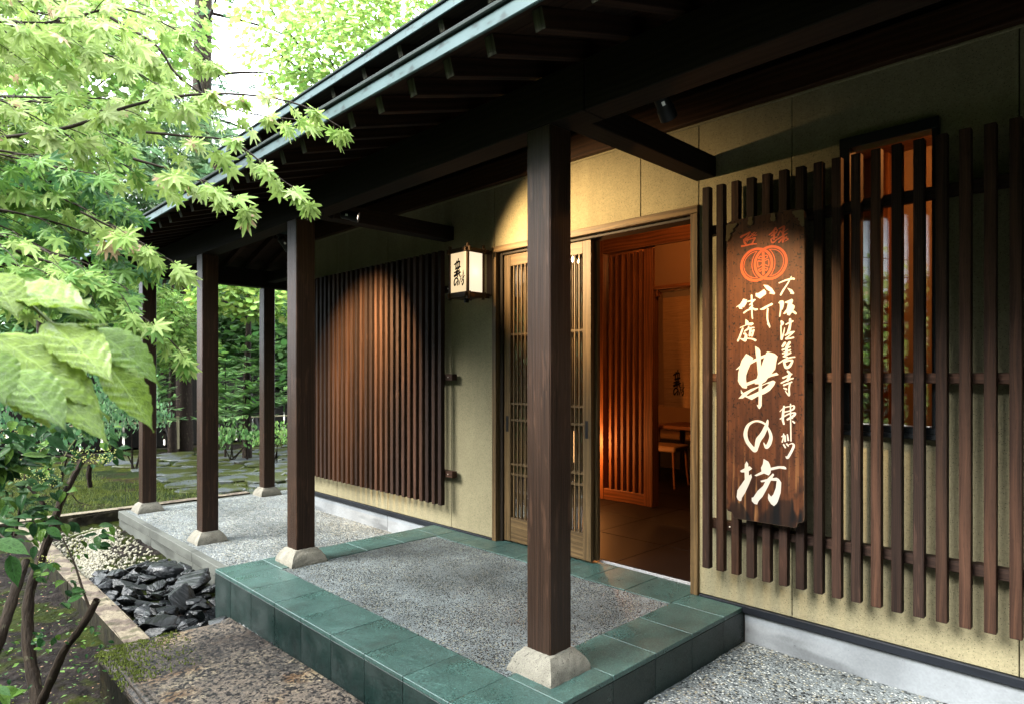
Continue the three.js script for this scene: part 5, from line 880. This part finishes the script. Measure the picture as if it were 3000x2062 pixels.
{ let b = foot(300, 10.2); bush('small-leaved shrub in layered sprays beside the far corner post', b, rel(b, [[295, 900, 9.9, 0.5, 0.35, 0.4], [345, 945, 9.6, 0.25, 0.25, 0.3], [250, 950, 9.8, 0.4, 0.3, 0.4]]), 2000, 0.06, [[0.06, 0.14, 0.06], [0.15, 0.26, 0.12]]);
  b = foot(130, 8.5); bush('dark shrub at the far left behind the glossy-leaved bush', b, rel(b, [[60, 950, 8, 0.6, 0.4, 0.5], [170, 980, 8.2, 0.5, 0.3, 0.4], [40, 840, 8.2, 0.6, 0.5, 0.5], [200, 860, 9, 0.6, 0.4, 0.5]]), 2600, 0.07, [[0.03, 0.09, 0.04], [0.09, 0.18, 0.07]]);
  b = foot(525, 11.3); bush('low fern-like plant at the foot of the bamboo rail', b, rel(b, [[525, 980, 11, 0.25, 0.12, 0.25], [575, 990, 11, 0.3, 0.1, 0.25], [500, 1000, 11, 0.25, 0.1, 0.2]]), 500, 0.07, [[0.06, 0.14, 0.04], [0.14, 0.25, 0.08]]);
  b = foot(625, 10.8); bush('low weeds at the foot of the back post in front of the fence', b, rel(b, [[630, 985, 10.5, 0.3, 0.14, 0.3], [600, 1003, 10.6, 0.3, 0.08, 0.2]]), 500, 0.05, [[0.06, 0.14, 0.03], [0.16, 0.26, 0.07]]); }
// neighbour and hedge mirrored in the window; unseen trees added to block low sky
{
  const h = thing('neighbour_house', 'pale sided house beyond the garden, mirrored in the slatted window', 'house', [-2, -0.3, 10.5]), sid = std('pale_siding', { k: 1, color: lin(0.7, 0.72, 0.76), roughness: 0.7 });
  for (let k = 0; k < 16; k++) span('siding', [-2.6, k * 0.3, 0], [2.4, k * 0.3 + 0.295, 0.1], sid, h, 0.006, 0);
  span('core', [-2.55, 0, 0.02], [2.35, 4.8, 5], sid, h, 0.01); put('roof', cbox(5.8, 0.15, 6.4, 0.02, 0), roofM, h, [-0.1, 4.95, 2.4]); for (const x of [-1.9]) { const w = sub('window', h); span('frame', [x, 1.3, -0.04], [x + 1.3, 2.4, -0.002], frameM, w, 0.01); span('pane', [x + 0.08, 1.38, -0.05], [x + 1.22, 2.32, -0.042], blackM, w, 0.002); }
  const hd = thing('garden_hedge', 'dark clipped hedge below the neighbouring house, mirrored in the window', 'hedge', [-1.9, -0.3, 8.4]); for (let k = 0; k < 6; k++) put('stem', limb([V(-2 + k * 0.8, 0, 0), V(-2 + k * 0.8, 1, 0.05), V(-2 + k * 0.8, 2, 0)], 0.04, 0.02, 6), barkD, hd); crown(hd, bgLeaf, roundLeaf, [[-1.2, 1.6, 0, 1.6, 1.6, 0.6], [1.2, 1.6, 0, 1.6, 1.6, 0.6], [0, 1.5, 0, 1.6, 1.6, 0.6]], 5200, 0.2, [[0.015, 0.045, 0.015], [0.05, 0.1, 0.03]], { gap: -0.8, core: 0.3 });
  for (const [x, z, hh, w, lab] of [[3.6, 7.6, 5.6, 1.9, 'unseen dark tree added behind the viewpoint to block low sky, nearest the house'], [6.4, 6.2, 5.2, 1.9, 'unseen dark tree added behind the viewpoint to block low sky, second from the house'], [8.6, 3.6, 5.0, 1.9, 'unseen dark tree added to the right of the viewpoint to block low sky'], [9.2, 0.6, 5.0, 1.8, 'unseen dark tree added at the end of the wall to block low sky'], [1.2, 9.6, 6.0, 1.6, 'unseen dark tree added beside the neighbouring house to block low sky'], [-6.0, 10.5, 6.2, 2.2, 'unseen dark tree added left of the neighbouring house to block low sky'], [-10, 9.5, 6.4, 2.4, 'unseen dark tree added far beyond the maple to block low sky'], [-8.2, 6.6, 3.4, 1.6, 'unseen low tree added beyond the maple to block low sky']])
    tree('sky_blocking_tree', lab, 'tree', [x, -0.3, z], hh, 0.1, [0, 0], [[0, hh * 0.78, 0, w, hh * 0.22, w], [0.5 * w, hh * 0.5, 0.2, w, hh * 0.26, w], [-0.5 * w, hh * 0.46, -0.1, w, hh * 0.26, w], [0, hh * 0.2, 0, w * 1.1, hh * 0.2, w]], 5200, roundLeaf, 0.26, [[0.03, 0.075, 0.025], [0.09, 0.16, 0.05]], { limbs: 5, core: 0.3, gap: -0.6 });
}
// ---------------------------------------------------------------- the maple in front
function mapleLeaf(v) {
  const k = seed; seed = 900 + v; const lobes = [[0, 1], [38, 0.93], [80, 0.74], [126, 0.44]], out = []; const L = [];
  for (const s of [-1, 1]) for (const [a, l] of lobes) if (a || s > 0) L.push([a * s + rr(-3, 3), l * rr(0.92, 1.06)]);
  L.sort((p, q) => p[0] - q[0]);
  L.forEach(([a, l], i) => { const w = 20 * (0.78 + 0.22 / l); out.push([a - w * 0.62, 0.48 * l + 0.02], [a - w * 0.5, 0.62 * l], [a - w * 0.24, 0.82 * l], [a, l], [a + w * 0.24, 0.82 * l], [a + w * 0.5, 0.62 * l], [a + w * 0.62, 0.48 * l + 0.02]);
    if (i + 1 < L.length) out.push([(a + L[i + 1][0]) / 2, 0.46 * Math.min(1, (l + L[i + 1][1]) / 1.7)]); });
  const droop = rr(0.12, 0.34), cup = rr(-0.05, 0.12), pos = [0, 0, 0], uv = [0.5, 0.5], idx = [];
  const shape = (a, r) => { const t = a * Math.PI / 180, x = Math.sin(t) * r, y = Math.cos(t) * r; let near = 99; for (const q of L) near = Math.min(near, Math.abs(q[0] - a)); return [x, y, cup * r - droop * r * r - 0.016 * Math.sin(Math.min(near, 20) / 20 * 3.14) * r * 2 + 0.03 * Math.sin(a * 0.11 + v)]; };
  for (const f of [0.5, 1]) for (const [a, r] of out) { const rad = f === 1 ? r : Math.min(r * 0.6, 0.3); pos.push(...shape(a, rad)); const t = a * Math.PI / 180; uv.push(0.5 + Math.sin(t) * rad * 0.47, 0.5 + Math.cos(t) * rad * 0.47); }
  const n = out.length; for (let i = 0; i + 1 < n; i++) idx.push(0, 1 + i, 2 + i, 1 + i, 1 + n + i, 2 + i, 2 + i, 1 + n + i, 2 + n + i);
  const st = pos.length / 3; pos.push(-0.008, -0.02, 0, 0.008, -0.02, 0, 0.006, -0.42, 0.05, -0.006, -0.42, 0.05); uv.push(0.5, 0.55, 0.5, 0.55, 0.5, 0.55, 0.5, 0.55); idx.push(st, st + 2, st + 1, st, st + 3, st + 2);
  const g = new THREE.BufferGeometry(); g.setAttribute('position', new THREE.Float32BufferAttribute(pos, 3)); g.setAttribute('uv', new THREE.Float32BufferAttribute(uv, 2)); g.setIndex(idx); g.computeVertexNormals(); seed = k; return g;
}
{
  const geos = [0, 1, 2, 3, 4, 5, 6].map(mapleLeaf);
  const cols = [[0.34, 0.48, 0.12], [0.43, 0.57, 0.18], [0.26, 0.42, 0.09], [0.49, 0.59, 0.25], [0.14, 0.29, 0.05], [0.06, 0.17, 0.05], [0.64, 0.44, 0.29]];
  const mats = cols.map((c, i) => leafy('maple_leaf_' + i, c.map((x) => x * 0.84), 0.45, mapleT)), white = leafy('maple_leaf_far', [1, 1, 1], 0.45, mapleT);
  const t = thing('maple_tree', 'Japanese maple with fresh star-shaped leaves hanging over the garden at upper left', 'tree', [0, 0, 0]);
  const TR = V(-1.9, -0.3, 3.9);
  put('trunk', limb([TR, V(-1.85, 0.6, 3.85), V(-1.95, 1.4, 3.75), V(-1.8, 2.3, 3.65), V(-1.7, 3.2, 3.6)], 0.075, 0.045, 10, 0.1), barkM, t);
  const list = []; // [matrix, colour index, distance]
  const leaf = (p, dir, sz, pal) => {
    const toEye = EYE.clone().sub(p).normalize(); let y = dir.clone().add(V(rr(-0.5, 0.5), -0.55 + rr(-0.5, 0.4), rr(-0.5, 0.5))).normalize();
    let n = V(rr(-0.9, 0.9), 0.7 + rr(-0.5, 0.5), rr(-0.9, 0.9)).addScaledVector(toEye, 1.0).normalize(); const x = y.clone().cross(n).normalize(), z = x.clone().cross(y); const m = new THREE.Matrix4().makeBasis(x, y, z); m.scale(V(sz, sz, sz)); m.setPosition(p.clone().addScaledVector(y, sz * 0.4)); list.push([m, pal(), p.distanceTo(EYE), p]);
  };
  const youngLit = () => { const r = rnd(); return r < 0.34 ? 0 : r < 0.6 ? 1 : r < 0.78 ? 2 : r < 0.965 ? 3 : 6; }, mid = () => { const r = rnd(); return r < 0.3 ? 2 : r < 0.5 ? 0 : r < 0.85 ? 4 : 1; }, oldShaded = () => { const r = rnd(); return r < 0.5 ? 4 : r < 0.9 ? 5 : 2; };  // leaf age and cool shading both put into these tones, darker lower down
  function branch(px, r0, n, sz, pal, twig = 0.28) {       // px: list of [pixel x, pixel y, depth]
    const pts = px.map((q) => at(...q)), c = new THREE.CatmullRomCurve3(pts); put('branch', limb(pts, r0, r0 * 0.3, 6), twigM, t); const L = c.getLength();
    for (let k = 0; k < n; k++) {
      const f = (k + 0.6) / n, p = c.getPointAt(Math.min(1, f)), d = c.getTangentAt(Math.min(1, f)), s = k % 2 ? 1 : -1, side = d.clone().cross(V(0, 1, 0)).normalize().multiplyScalar(s), tl = twig * (1.1 - 0.75 * f) * rr(0.6, 1.2);
      const e = p.clone().addScaledVector(side, tl * 0.75).addScaledVector(d, tl * 0.6).add(V(0, -tl * rr(0.05, 0.45), 0)); put('twig', limb([p, p.clone().lerp(e, 0.5).add(V(0, tl * 0.08, 0)), e], 0.0022, 0.001, 4), twigM, t);
      for (const q of [0.35, 0.6, 0.82, 1]) for (const w of [-1, 1]) { if (rnd() < 0.15) continue; const pp = p.clone().lerp(e, q), dd = e.clone().sub(p).normalize().multiplyScalar(0.7).addScaledVector(d.clone().cross(e.clone().sub(p)).normalize(), 0.3 * w).addScaledVector(side, 0.25 * w); leaf(pp, dd, sz * rr(0.5, 1.05), pal); }
    }
    for (let k = 0; k < 3; k++) leaf(pts[pts.length - 1], c.getTangentAt(1).add(V(rr(-0.4, 0.4), -0.3, rr(-0.4, 0.4))), sz * rr(0.7, 1), pal);
  }
  // branches the photograph shows
  branch([[-150, 330, 2.3], [150, 290, 2.35], [285, 243, 2.4], [397, 219, 2.45], [543, 214, 2.5], [680, 238, 2.55], [770, 288, 2.6]], 0.009, 15, 0.066, youngLit, 0.17);
  branch([[330, 300, 2.3], [430, 310, 2.35], [526, 322, 2.4], [628, 400, 2.45], [700, 452, 2.5]], 0.005, 9, 0.063, youngLit, 0.14);
  branch([[300, 360, 2.2], [400, 390, 2.25], [475, 421, 2.3], [556, 465, 2.35]], 0.005, 7, 0.068, youngLit, 0.12);
  branch([[-100, 520, 1.9], [102, 593, 2.0], [234, 633, 2.1], [305, 708, 2.15], [373, 759, 2.2], [422, 815, 2.25]], 0.006, 13, 0.061, mid, 0.14);
  branch([[180, 480, 2.1], [260, 520, 2.15], [339, 562, 2.2], [415, 612, 2.3]], 0.004, 7, 0.061, youngLit, 0.12);
  branch([[250, 40, 2.5], [360, 110, 2.5], [400, 170, 2.55], [540, 250, 2.6], [700, 275, 2.7]], 0.006, 10, 0.065, youngLit, 0.16);
  branch([[-60, 60, 2.4], [120, 50, 2.5], [280, 20, 2.6], [430, 90, 2.7], [470, 140, 2.75]], 0.007, 12, 0.068, youngLit, 0.2);
  // the mass behind and beside them
  for (let k = 0; k < 46; k++) { const x = rr(-220, 150), y = rr(-140, 520), d = rr(2.0, 3.6), L = rr(180, 340) * 2.4 / d, s = rr(0.0, 0.55); const x1 = Math.min(x + L, 420 - 0.15 * y); branch([[x - 150, y - 60 * s, d], [x, y, d], [(x + x1) / 2, y + L * s * 0.35, d + 0.1], [x1, y + L * s, d + 0.15]], 0.005, 9, rr(0.06, 0.07), y + L * s * 0.5 > 360 ? (rnd() < 0.6 ? oldShaded : mid) : y + L * s * 0.5 > 230 ? (rnd() < 0.6 ? mid : youngLit) : youngLit, 0.24); }
  for (let k = 0; k < 16; k++) { const x = rr(-150, 60), y = rr(330, 640), d = rr(1.9, 3.0); branch([[x - 120, y, d], [x, y + 10, d], [x + 130, y + 40, d + 0.1], [x + 250, y + rr(60, 120), d + 0.15]], 0.005, 8, 0.061, rnd() < 0.75 ? oldShaded : mid, 0.2); }
  // branches over the path beside the viewpoint, mirrored in the window
  const off = (a, b, n, pal) => { const pts = [a, a.clone().lerp(b, 0.5).add(V(0, 0.1, 0)), b], c = new THREE.CatmullRomCurve3(pts); put('branch', limb(pts, 0.012, 0.004, 6), twigM, t); for (let k = 0; k < n; k++) { const p = c.getPointAt(rr(0.25, 1)).add(V(rr(-0.3, 0.3), rr(-0.3, 0.15), rr(-0.3, 0.3))); leaf(p, V(rr(-1, 1), -0.2, rr(-1, 1)), rr(0.05, 0.062), pal); } };
  off(V(-1.7, 2.0, 3.9), V(0.15, 2.25, 4.3), 110, youngLit); off(V(-1.7, 1.6, 3.9), V(0.1, 1.75, 4.6), 110, mid); off(V(-1.8, 1.2, 3.95), V(-0.1, 1.2, 4.4), 90, mid); off(V(-1.7, 2.4, 3.9), V(-0.4, 2.5, 5.0), 80, youngLit); off(V(-1.8, 0.8, 3.95), V(-0.3, 0.75, 4.6), 80, mid); off(V(-1.2, 2.1, 4.1), V(0.0, 2.2, 4.5), 110, youngLit); off(V(-1.2, 1.65, 4.1), V(0.0, 1.7, 4.4), 110, youngLit); off(V(-1.2, 1.3, 4.1), V(-0.05, 1.35, 4.3), 90, youngLit); off(V(-1.2, 1.0, 4.1), V(-0.1, 0.95, 4.3), 80, mid);
  // limbs that carry the sprays
  for (const e of [at(-150, 330, 2.3), at(-100, 520, 1.9), at(-60, 60, 2.4), at(-200, 200, 3.0), at(-220, 420, 2.6)]) put('limb', limb([V(-1.82, clamp(e.y - 0.3, 0.8, 2.8), 3.66), V((e.x - 1.82) / 2, e.y, (e.z + 3.66) / 2), e], 0.024, 0.008, 7), barkM, t);
  const vis = list.filter((l) => { const q = seen(l[3]); return q[2] > 0 && q[0] > 0 && q[0] < 2322 && q[1] > 0 && q[1] < 1596; }).sort((a, b) => a[2] - b[2]), near = new Set(vis.slice(0, 300));
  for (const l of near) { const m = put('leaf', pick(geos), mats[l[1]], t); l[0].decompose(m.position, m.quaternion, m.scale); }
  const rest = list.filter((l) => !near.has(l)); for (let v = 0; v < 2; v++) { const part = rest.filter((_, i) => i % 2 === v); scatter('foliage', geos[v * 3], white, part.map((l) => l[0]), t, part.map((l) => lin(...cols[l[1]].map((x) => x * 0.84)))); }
  console.log('maple leaves', list.length, 'in view', vis.length);
}
// ---------------------------------------------------------------- large-leaved spray close to the lens, glossy shrub below
function broadLeaf(L, W, droop, fold, wave, v, n = 14, m = 8) {   // from stalk at the origin along +y, upper side +z
  const pos = [], uv = [], idx = [];
  for (let i = 0; i <= n; i++) { const t = i / n, w = W * Math.pow(Math.max(0, Math.sin(Math.PI * Math.pow(t, 0.78))), 0.85) * (1 - 0.3 * t) * (1 - 0.45 * smooth(0.72, 0.97, t)) + 0.0008 * L;
    for (let j = 0; j <= m; j++) { const s = j / m * 2 - 1, x = s * w * 0.5, q = Math.abs(s); const vein = Math.sin((t * 8 + q * 1.1 + v) * 6.283) * wave * (0.3 + q) * Math.sin(Math.PI * t);
      pos.push(x, L * (t - 0.12 * droop * t * t), fold * q * w * 0.5 - droop * L * t * t * 0.55 + vein + wave * 1.6 * Math.sin(t * 5 + s * 2 + v) * q); uv.push(0.5 + s * 0.5, t); } }
  for (let i = 0; i < n; i++) for (let j = 0; j < m; j++) { const o = i * (m + 1) + j; idx.push(o, o + 1, o + m + 1, o + 1, o + m + 2, o + m + 1); }
  const g = new THREE.BufferGeometry(); g.setAttribute('position', new THREE.Float32BufferAttribute(pos, 3)); g.setAttribute('uv', new THREE.Float32BufferAttribute(uv, 2)); g.setIndex(idx); g.computeVertexNormals(); return g;
}
function place(mesh, p, dir, normal) { const y = dir.clone().normalize(), x = y.clone().cross(normal).normalize(), z = x.clone().cross(y); mesh.quaternion.setFromRotationMatrix(new THREE.Matrix4().makeBasis(x, y, z)); mesh.position.copy(p); return mesh; }
{
  const t = thing('leafy_branch', 'out-of-focus branch of large light green leaves close at the left edge', 'branch', [0, 0, 0]);
  const m = [[0.2, 0.31, 0.04], [0.24, 0.35, 0.055], [0.15, 0.26, 0.035]].map((c, i) => { const q = leafy('large_leaf_' + i, c, 0.4, pinnT); q.clearcoat = 0.32; q.clearcoatRoughness = 0.35; q.bumpMap = pinnT; q.bumpScale = 0.004; return q; });
  const a2 = (x, y, d) => at(x * 0.3395, y * 0.3395 + 542, d);
  const LV = [ // stalk, tip, width as a share of length, droop, tilt
    [[-40, 330, 0.86], [560, 480, 0.82], 0.5, 0.35, 0.4], [[330, 560, 0.84], [720, 960, 0.80], 0.52, 0.3, 0.2], [[610, 600, 0.86], [1050, 990, 0.88], 0.55, 0.5, 0.3], [[690, 810, 0.85], [1010, 1280, 0.86], 0.48, 0.25, 0.0],
    [[-60, 640, 0.78], [690, 1195, 0.80], 0.46, 0.3, 0.35], [[60, 890, 0.76], [410, 1280, 0.74], 0.6, 0.35, 0.1], [[240, 930, 0.78], [710, 1380, 0.78], 0.46, 0.3, 0.2], [[-60, 240, 0.82], [100, 520, 0.80], 0.75, 0.3, 0.1], [[-120, 760, 0.72], [20, 1100, 0.70], 0.8, 0.3, 0.0], [[505, 470, 0.88], [600, 395, 0.90], 0.6, -0.3, 0.5], [[500, 580, 0.86], [710, 570, 0.84], 0.3, -0.2, 0.6], [[20, 300, 0.9], [590, 560, 0.9], 0.42, 0.5, 0.1], [[400, 1010, 0.82], [660, 1190, 0.82], 0.62, 0.4, 0.0], [[-80, 900, 0.8], [300, 1250, 0.8], 0.5, 0.4, 0.15], [[560, 700, 0.9], [800, 1000, 0.9], 0.6, 0.5, 0.1]];
  LV.forEach(([a, b, w, dr, tilt], i) => { const A = a2(...a), Bq = a2(...b), d = Bq.clone().sub(A), L = d.length() * 1.04; const n = EYE.clone().sub(A).normalize().multiplyScalar(0.8 + tilt * 0.2).add(V(0, 0.75 + tilt, 0)).normalize(); place(put('leaf', broadLeaf(L, L * w, dr * 0.75, 0.24, L * 0.02, i * 0.37, 26, 14), m[i % 3], t), A, d.add(V(0, L * dr * 0.38, 0)), n); });
  put('stem', limb([a2(-700, 60, 1.0), a2(-150, 250, 0.9), a2(130, 390, 0.86), a2(300, 530, 0.85), a2(430, 640, 0.85), a2(510, 740, 0.84)], 0.0035, 0.0022, 7), twigG, t);
  put('stem', limb([a2(-600, 600, 0.8), a2(-200, 760, 0.77), a2(40, 900, 0.765), a2(270, 960, 0.78)], 0.003, 0.0018, 7), twigG, t);
  put('stem', limb([V(0.42, -0.3, 3.35), V(0.45, 0.6, 3.33), a2(-700, 60, 1.0)], 0.009, 0.004, 7), barkM, t); put('stem', limb([V(0.42, 0.2, 3.34), V(0.5, 0.8, 3.3), a2(-600, 600, 0.8)], 0.006, 0.003, 7), barkM, t);
  for (const [a, b] of [[[130, 390, 0.86], [330, 560, 0.84]], [[430, 640, 0.85], [610, 600, 0.86]], [[510, 740, 0.84], [690, 810, 0.85]]]) put('stalk', limb([a2(...a), a2((a[0] + b[0]) / 2, (a[1] + b[1]) / 2 - 8, 0.85), a2(...b)], 0.0018, 0.0012, 6), twigG, t);
}
{
  const t = thing('glossy_shrub', 'bushy shrub with dark glossy leaves and bare forked stems at lower left', 'shrub', [0, 0, 0]);
  const a3 = (x, y, d) => at(x * 0.3395, y * 0.3395 + 1054, d);
  const cols = [[0.035, 0.11, 0.035], [0.055, 0.15, 0.04], [0.028, 0.085, 0.03], [0.13, 0.25, 0.045], [0.08, 0.17, 0.06]];
  const m = cols.map((c, i) => { const q = leafy('glossy_leaf_' + i, c.map((x) => x * 0.62), 0.25, pinnT); q.clearcoat = 0.09; q.clearcoatRoughness = 0.12; q.specularIntensity = 0.12; return q; });  // leaf colours scaled down: shade of the maple canopy put into them
  const geos = [0, 1, 2, 3, 4].map((v) => broadLeaf(1, [0.5, 0.56, 0.44, 0.6, 0.5][v], [0.25, 0.5, 0.15, 0.7, 0.4][v], 0.22, 0.012, v * 0.21, 8, 6));
  const st = (p, r0, r1, b = barkM) => put('stem', limb(p.map((q) => a3(...q)), r0 * 0.8, r1 * 0.8, 9, 0.2), b, t);
  st([[255, 1720, 2.75], [245, 1560, 2.8], [205, 1350, 2.85], [180, 1100, 2.9], [195, 850, 2.95], [265, 640, 3.0], [345, 420, 3.05], [400, 250, 3.1], [470, 110, 3.15], [545, -30, 3.2]], 0.036, 0.017);
  st([[265, 1600, 2.78], [345, 1420, 2.75], [430, 1230, 2.72], [520, 1110, 2.7], [585, 1010, 2.7], [645, 900, 2.7]], 0.024, 0.017);
  st([[595, 960, 2.7], [545, 820, 2.72], [505, 690, 2.74], [460, 580, 2.76], [420, 500, 2.78]], 0.0075, 0.003, twigM);
  st([[-80, 1350, 2.5], [0, 1130, 2.5], [60, 960, 2.55], [110, 800, 2.6], [170, 640, 2.7]], 0.032, 0.02);
  st([[310, 300, 3.1], [240, 200, 3.1], [170, 140, 3.1], [60, 60, 3.1]], 0.012, 0.006, barkD);
  st([[95, 470, 2.9], [130, 300, 2.9], [160, 120, 2.9], [175, -60, 2.9], [180, -150, 2.9]], 0.009, 0.005);
  st([[480, 200, 3.1], [520, 245, 3.1], [600, 270, 3.1]], 0.004, 0.002, twigM); st([[470, 480, 2.9], [600, 440, 2.85], [730, 405, 2.8]], 0.006, 0.002, twigG); st([[540, -30, 3.2], [470, -60, 3.2], [420, -70, 3.2]], 0.012, 0.006); st([[-60, 420, 2.5], [40, 500, 2.45], [90, 540, 2.4]], 0.006, 0.003, twigM);
  st([[600, 0, 3.4], [590, 60, 3.4], [600, 150, 3.4]], 0.016, 0.014, barkD); st([[380, 200, 3.1], [400, 60, 3.1], [420, -40, 3.1], [520, -190, 3.1], [640, -260, 3.1]], 0.005, 0.002, twigG);
  // leaf clusters: centre, spread, count, leaf length in metres
  const CL = [[60, 20, 90, 40, 14, 0.10, 2.7], [230, 300, 70, 40, 7, 0.07, 2.9], [285, 340, 80, 50, 8, 0.075, 2.9], [240, 420, 90, 40, 10, 0.09, 2.8], [120, 180, 140, 90, 26, 0.085, 2.85], [60, -60, 110, 90, 22, 0.11, 2.6], [330, 120, 130, 70, 18, 0.08, 3.0], [30, 420, 70, 80, 10, 0.09, 2.6], [450, 395, 30, 30, 3, 0.08, 2.9], [700, 440, 60, 40, 5, 0.07, 2.8], [590, 500, 80, 40, 6, 0.07, 2.8], [320, 440, 60, 40, 6, 0.07, 2.85], [320, 690, 60, 50, 8, 0.07, 2.7], [430, 850, 50, 80, 8, 0.075, 2.65], [270, 720, 60, 40, 4, 0.07, 2.7], [180, 500, 50, 50, 5, 0.07, 2.8], [30, 200, 70, 60, 9, 0.07, 2.8], [60, 330, 60, 50, 6, 0.075, 2.7], [90, -120, 110, 60, 14, 0.10, 2.6], [260, -90, 120, 50, 12, 0.09, 2.9], [400, -20, 120, 40, 10, 0.07, 3.0], [200, 60, 120, 60, 12, 0.075, 3.0], [740, -100, 80, 60, 12, 0.075, 3.1], [640, -220, 120, 60, 12, 0.07, 3.1], [560, -50, 120, 50, 8, 0.06, 3.1], [420, -190, 120, 60, 10, 0.075, 3.0], [20, 1540, 70, 50, 6, 0.10, 2.3], [250, 1130, 60, 70, 6, 0.05, 2.8], [300, 1180, 90, 60, 7, 0.045, 2.9], [500, 640, 60, 60, 6, 0.035, 2.75], [560, 1290, 160, 120, 14, 0.03, 2.8], [100, 1320, 120, 150, 10, 0.035, 2.7], [620, 1100, 60, 40, 6, 0.035, 2.8], [180, -250, 200, 60, 16, 0.10, 2.4]];
  for (const [x, y, sx, sy, n, L, d] of CL) for (let k = 0; k < n * 1.25; k++) { const p = a3(x + rr(-1, 1) * sx, y + rr(-1, 1) * sy, d + rr(-0.12, 0.12)), dir = V(rr(-1, 1), rr(-0.9, 0.35), rr(-1, 1)).addScaledVector(RGT, 0.35).normalize(), nn = V(rr(-0.5, 0.5), 1, rr(-0.5, 0.5)).addScaledVector(EYE.clone().sub(p).normalize(), 0.55).normalize(); const q = place(put('leaf', pick(geos), pick(m), t), p, dir, nn); q.scale.setScalar(L * rr(0.6, 0.98)); }
  for (const [p0, dx, dy, L, mi, d] of [[[-40, 500], 240, 90, 0, 4, 2.3], [[60, 600], 60, 220, 0, 1, 2.35], [[290, -40], 120, 10, 0, 3, 2.9], [[-20, 1480], 90, 60, 0, 4, 2.2]]) { const A = a3(p0[0], p0[1], d), Bq = a3(p0[0] + dx, p0[1] + dy, d - 0.02), dd = Bq.clone().sub(A), q = place(put('leaf', geos[2], m[mi], t), A, dd, EYE.clone().sub(A).normalize().add(V(0, 0.9, 0)).normalize()); q.scale.setScalar(dd.length()); }
  // tiny flower buds
  const l = []; for (const [x, y, sx, sy, n] of [[620, -60, 150, 50, 130], [250, 80, 160, 60, 140], [110, 40, 90, 80, 90], [520, 560, 80, 60, 50], [60, -200, 120, 60, 60], [300, 640, 60, 40, 30]]) for (let k = 0; k < n; k++) { const s = rr(0.0016, 0.003); l.push(mat4(a3(x + rr(-1, 1) * sx, y + rr(-1, 1) * sy, 2.9 + rr(-0.1, 0.1)), [0, 0, 0], [s, s, s])); }
  scatter('flower_buds', new THREE.IcosahedronGeometry(1, 1), plain('flower_bud', [0.4, 0.42, 0.14], 0.2), l, t);
}
renderer.render(scene, camera);
